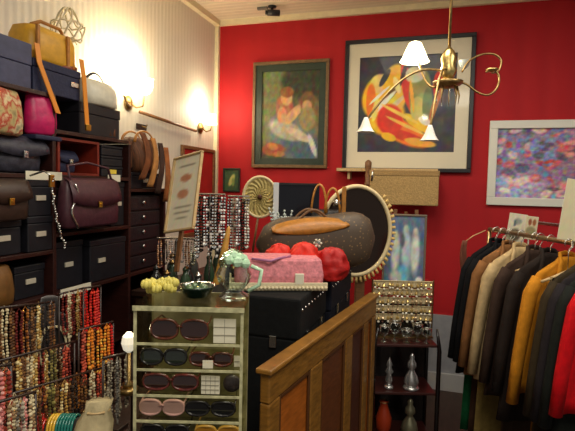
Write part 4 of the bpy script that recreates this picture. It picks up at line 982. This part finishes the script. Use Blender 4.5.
eo = eg.build('earring', [mat('earring_champagne', (206,180,140), .2, .5), mat('earring_dark', (110,60,40), .3)]); me_f = eo.data; bpy.data.objects.remove(eo)
names = ['top','second','third','fourth','fifth']
rn = random.Random(11)
for j in range(5):
    z = zr1-(zr1-zr0)*j/4.4
    MB().tube([(-.195,0,z),(.195,0,z)], .003, 6).build('rail', mat('cream_wire', (214,196,150), .5), er)
    MB().bb(-.19,.19,.004,.006,z-.04,z-.002).build('backing_strip', mat('cream_mesh', (206,190,150), .7, var=.3, scale=120), er)
    for i in range(13):
        x = -.18+.36*i/12; o = bpy.data.objects.new('earring', me_e if rn.random() < .6 else me_f); COL.objects.link(o)
        o.location = etl(x+rn.uniform(-.006,.006), .16-.006, zt+z-.014+rn.uniform(-.005,.005)); o.rotation_euler.z = FACE+rn.uniform(-.4,.4); o.scale = (1.35,1.35,rn.uniform(1,1.3))
        tag(o, 'gold and crystal drop earring on the %s row of the wire rack' % names[j], 'earring', 'earrings on the %s row' % names[j])

# ------------------------------------------------------------------ clothes rack, right
A = Vector((.337, 3.183, 1.415)); B = Vector((.681, 2.449, 1.415)); rd = (B-A); RA = A-rd*.10; RB = A+rd*1.7
ru = rd.normalized(); perp = Vector((-ru.y, ru.x, 0))   # towards +x
wr = math.atan2(perp.y, perp.x)
ck = thing('clothes_rack', 'brass-toned clothes rack with two rails carrying coats', 'clothes rack', (A.x, A.y, 0))
chrome = mat('worn_brass_pipe', (176,150,110), .3, .9)
o0 = Vector(ck.location)
MB().tube([RA-o0, RB-o0], .013, 12).build('rail', chrome, ck, smooth=True)
off = perp*.20+Vector((0,0,.055))
MB().tube([RA+off-o0, RB+off-o0], .010, 12).build('rear_rail', silver, ck, smooth=True)
for P in (RA, RB):
    q = P-o0
    MB().tube([(q.x,q.y,.06),(q.x,q.y,q.z-.013)], .013, 12).build('upright', chrome, ck, smooth=True)
    q2 = q+off; MB().tube([(q2.x,q2.y,.06),(q2.x,q2.y,q2.z-.01)], .012, 12).build('upright', chrome, ck, smooth=True)
    MB().tube([q+Vector((0,0,.07-q.z))-perp*.2, q2+Vector((0,0,.07-q2.z))+perp*.2], .014, 12).build('foot_bar', chrome, ck, smooth=True)
    for s_ in (-1, 1):
        w0 = (q if s_ < 0 else q2); w0 = Vector((w0.x, w0.y, .028))+perp*(.18*s_)
        MB().lathe([(.0,-.012),(.026,-.012),(.026,.012),(0,.012)], 14, w0, 'X').build('caster', black, ck, smooth=True)
def hanger(P, i, lab):
    h = thing('coat_hanger', lab, 'hanger', P-Vector((0,0,.115)), wr, 'hangers on the brass rail')
    MB().tube([(.0+.022*math.sin(a)-.0, 0, .115+.022*math.cos(a)+.0) for a in [(-2.2+.44*k) for k in range(11)]]+[(0,0,.075),(0,0,-.012)], .0022, 6).build('hook', silver, h, smooth=True)
    MB().tube([(-.13,0,-.062),(-.08,0,-.045),(0,0,-.012),(.08,0,-.045),(.13,0,-.062)], .007, 8).build('shoulder_bar', wood_pale, h, smooth=True)
    return h
def coat(t_, m, length, label, hw=.185, hem=.25, sleeve=.58, name='coat', buttons=None, cat='coat', collar=True, rot=0, hd=.026):
    P = A + rd*t_; P.z = 1.415
    hanger(P, t_, 'hanger holding the ' + label)
    z0 = P.z-.125-length
    t = thing(name, label, cat, (P.x, P.y, z0), wr+rot)
    Z = length; ph = t_*17
    rg = [(Z+.055,0,0,.045,.020),(Z+.035,0,0,.062,.024),(Z+.012,0,0,.10,.026),(Z-.02,0,0,hw*.83,.024),(Z-.055,0,0,hw*.97,.024),(Z-.12,0,0,hw,.025)]
    for k in range(1,9):
        g = k/8; rg.append((Z-.12-(Z-.12)*g, 0, 0, hw*(1-.06*math.sin(g*2.6))+(hem-hw)*g, .024-.001*g))
    bd_ = MB().loft(rg, 56, 3, fold=.008, fk=5.5, ph=ph).build('body', m, t, smooth=True)
    for s in (-1,1):
        if sleeve:
            pts = [(s*hw*.82,0,Z-.05),(s*(hw+.004),-.004,Z-.12),(s*(hw+.032),-.008,Z-.12-(sleeve-.12)*.35),(s*(hw+.058),-.014,Z-.12-(sleeve-.12)*.7),(s*(hw+.078),-.016,Z-.06-sleeve)]
            MB().tube(pts, [.045,.052,.048,.044,.042], 14, flat=.62).build('sleeve', m, t, smooth=True)
    if collar:
        pts = [(-.085,-.036,Z-.10),(-.070,-.034,Z-.03),(-.055,-.026,Z+.03),(-.03,.018,Z+.065),(0,.026,Z+.07),(.03,.018,Z+.065),(.055,-.026,Z+.03),(.070,-.034,Z-.03),(.085,-.036,Z-.10)]
        MB().tube(pts, [.010,.018,.018,.015,.014,.015,.018,.018,.010], 10, flat=.6).build('collar', m, t, smooth=True)
    if buttons:
        for k in range(4): MB().lathe([(0,-.005),(.012,-.004),(.012,.0)], 12, (.01, -.030, Z*.62-.12*k), 'Y').build('button', buttons, bd_, smooth=True)
    return t
def cm_(n, c, **k): return mat(n, c, .85, var=k.pop('var', .15), scale=30, bump=.3, sheen=0, spec=.2, **k)
horn = mat('horn_button', (60,40,26), .3)
coat(.0, cm_('black_wool', (12,12,16)), .74, 'black wool coat at the far end of the rack', hw=.18, hem=.235)
coat(.08, cm_('black_wool', (12,12,16)), .70, 'second black coat, directly behind the camel jacket', hw=.18, hem=.23)
coat(.17, cm_('camel_wool', (134,92,54)), .70, 'camel brown jacket left of the cream jacket', buttons=horn)
coat(.30, cm_('cream_wool', (190,164,120)), .68, 'cream jacket between the camel and dark brown ones', buttons=horn)
coat(.45, cm_('chocolate_wool', (58,42,34)), .72, 'dark chocolate coat right of the cream jacket', hem=.26, buttons=horn)
coat(.60, cm_('sable_cloth', (38,30,26)), .80, 'sable brown coat directly behind the mustard one')
coat(.76, cm_('mustard_wool', (190,124,28)), .60, 'mustard yellow coat in the middle of the rack', buttons=horn)
coat(.92, cm_('olive_brown_wool', (50,40,24)), .88, 'olive brown coat right of the mustard coat')
coat(.985, cm_('charcoal_wool', (34,29,32)), .90, 'charcoal coat between the olive brown and dark green ones')
coat(1.05, cm_('dark_green_wool', (22,26,22)), .90, 'dark green coat just left of the red coat')
coat(1.13, cm_('scarlet_wool', (196,8,20)), .56, 'scarlet short jacket at the near end of the rack', sleeve=.50)
def long_skirt(t_, m, length, label, hw, dx):
    P = A+rd*t_+perp*dx; P.z = 1.415
    hanger(P, t_, 'hanger holding the ' + label)
    t = thing('long_skirt', label, 'skirt', (P.x, P.y, P.z-.125-length), wr)
    Z = length
    rg = [((Z-.12)*(1-g/8)+.002, 0, 0, hw*(.8+.2*g/8), .009) for g in range(9)]
    MB().loft(rg, 48, 2.6, fold=.005, fk=7, ph=t_*9).build('body', m, t, smooth=True)
    MB().tube([(hw*.8*math.cos(a), .018*math.sin(a), Z-.118) for a in [2*PI*k/20 for k in range(20)]], .008, 6, closed=True).build('waistband', m, t, smooth=True)
    for q_ in (-1, 1): MB().bb(q_*hw*.55-.008, q_*hw*.55+.008, -.018, .018, Z-.125, Z-.03).build('hanging_clip', silver, t)
long_skirt(.045, cm_('emerald_cloth', (20,92,52)), 1.08, 'long emerald green skirt showing under the black coat', .17, -.03)
long_skirt(.125, cm_('dark_rust_cloth', (66,44,30)), 1.10, 'long rust brown skirt showing under the camel jacket', .165, -.02)
long_skirt(.235, cm_('khaki_cloth', (128,108,58)), 1.12, 'long khaki skirt showing under the cream jacket', .18, -.02)
long_skirt(.50, cm_('bistre_cloth', (60,46,34)), 1.12, 'long dark brown skirt behind the mustard coat', .18, 0)
long_skirt(.84, cm_('ochre_cloth', (150,98,26)), .95, 'long ochre skirt showing under the mustard coat', .15, -.05)

t = thing('hanging_scarf', 'faded brown scarf hanging from the far end of the rack, left of the black coat', 'scarf', (RA.x-.02, RA.y+.03, 1.0), wr)
v = []
for i in range(13):
    for j in range(7): v.append((-.13+.045*(j/6-.5)+.01*math.sin(i*.5), .012*math.sin(j*1.8+i*.3), .0+.34*i/12))
MB().add(v, [(i*7+j, i*7+j+1, (i+1)*7+j+1, (i+1)*7+j) for i in range(12) for j in range(6)]).build('cloth', cm_('faded_rose_cloth', (120,72,56)), t, smooth=True).modifiers.new('s','SOLIDIFY').thickness = .004
MB().tube([(-.13,0,.335),(-.08,0,.37),(0,0,.405)], .003, 8).build('hanging_loop', wood_pale, t, smooth=True)

# signs on the rack
def sign(label, p, w_, h, fn, rz, tilt=0, name='price_sign'):
    t = thing(name, label, 'sign', p, rz); t.rotation_euler.y = tilt
    MB().bb(-w_/2,w_/2,.0005,.004,0,h).build('backing', card, t)
    painted('printed_face', w_-.004, h-.004, 16, 20, fn, PMM, t, (0,-.0005,h/2))
    MB().tube([(0,.004,-.03),(0,.012,.0),(0,.010,.02)], .006, 6).build('clip', silver, t)
    return t
sg = D(514, 246, 2.86)
sign('cream sign with a dark oval picture clipped to the far rail end', sg+Vector((0,0,.015)), .105, .175, lambda u, v: blobs(u, v, (222,214,188), [(.45,.72,.30,.20,0,(92,86,66)),(.5,.25,.22,.10,0,(150,160,150)),(.35,.32,.08,.1,0,(90,110,120))], 8, 20), FACE, .12)
sg = D(529, 243, 2.74)
sign('small cream card with two red-brown marks on the rail', sg+Vector((0,0,.02)), .07, .13, lambda u, v: blobs(u, v, (216,204,166), [(.35,.25,.14,.14,0,(150,80,50)),(.72,.25,.14,.14,0,(160,90,50)),(.5,.65,.4,.2,0,(150,140,100))], 8, 18), FACE, .1)
sg = D(574, 244, 2.28)
sign('large blank cream card at the right edge above the coats', sg+Vector((0,0,.012)), .16, .285, lambda u, v: blobs(u, v, (226,216,176), [], 8, 8), FACE, .12)
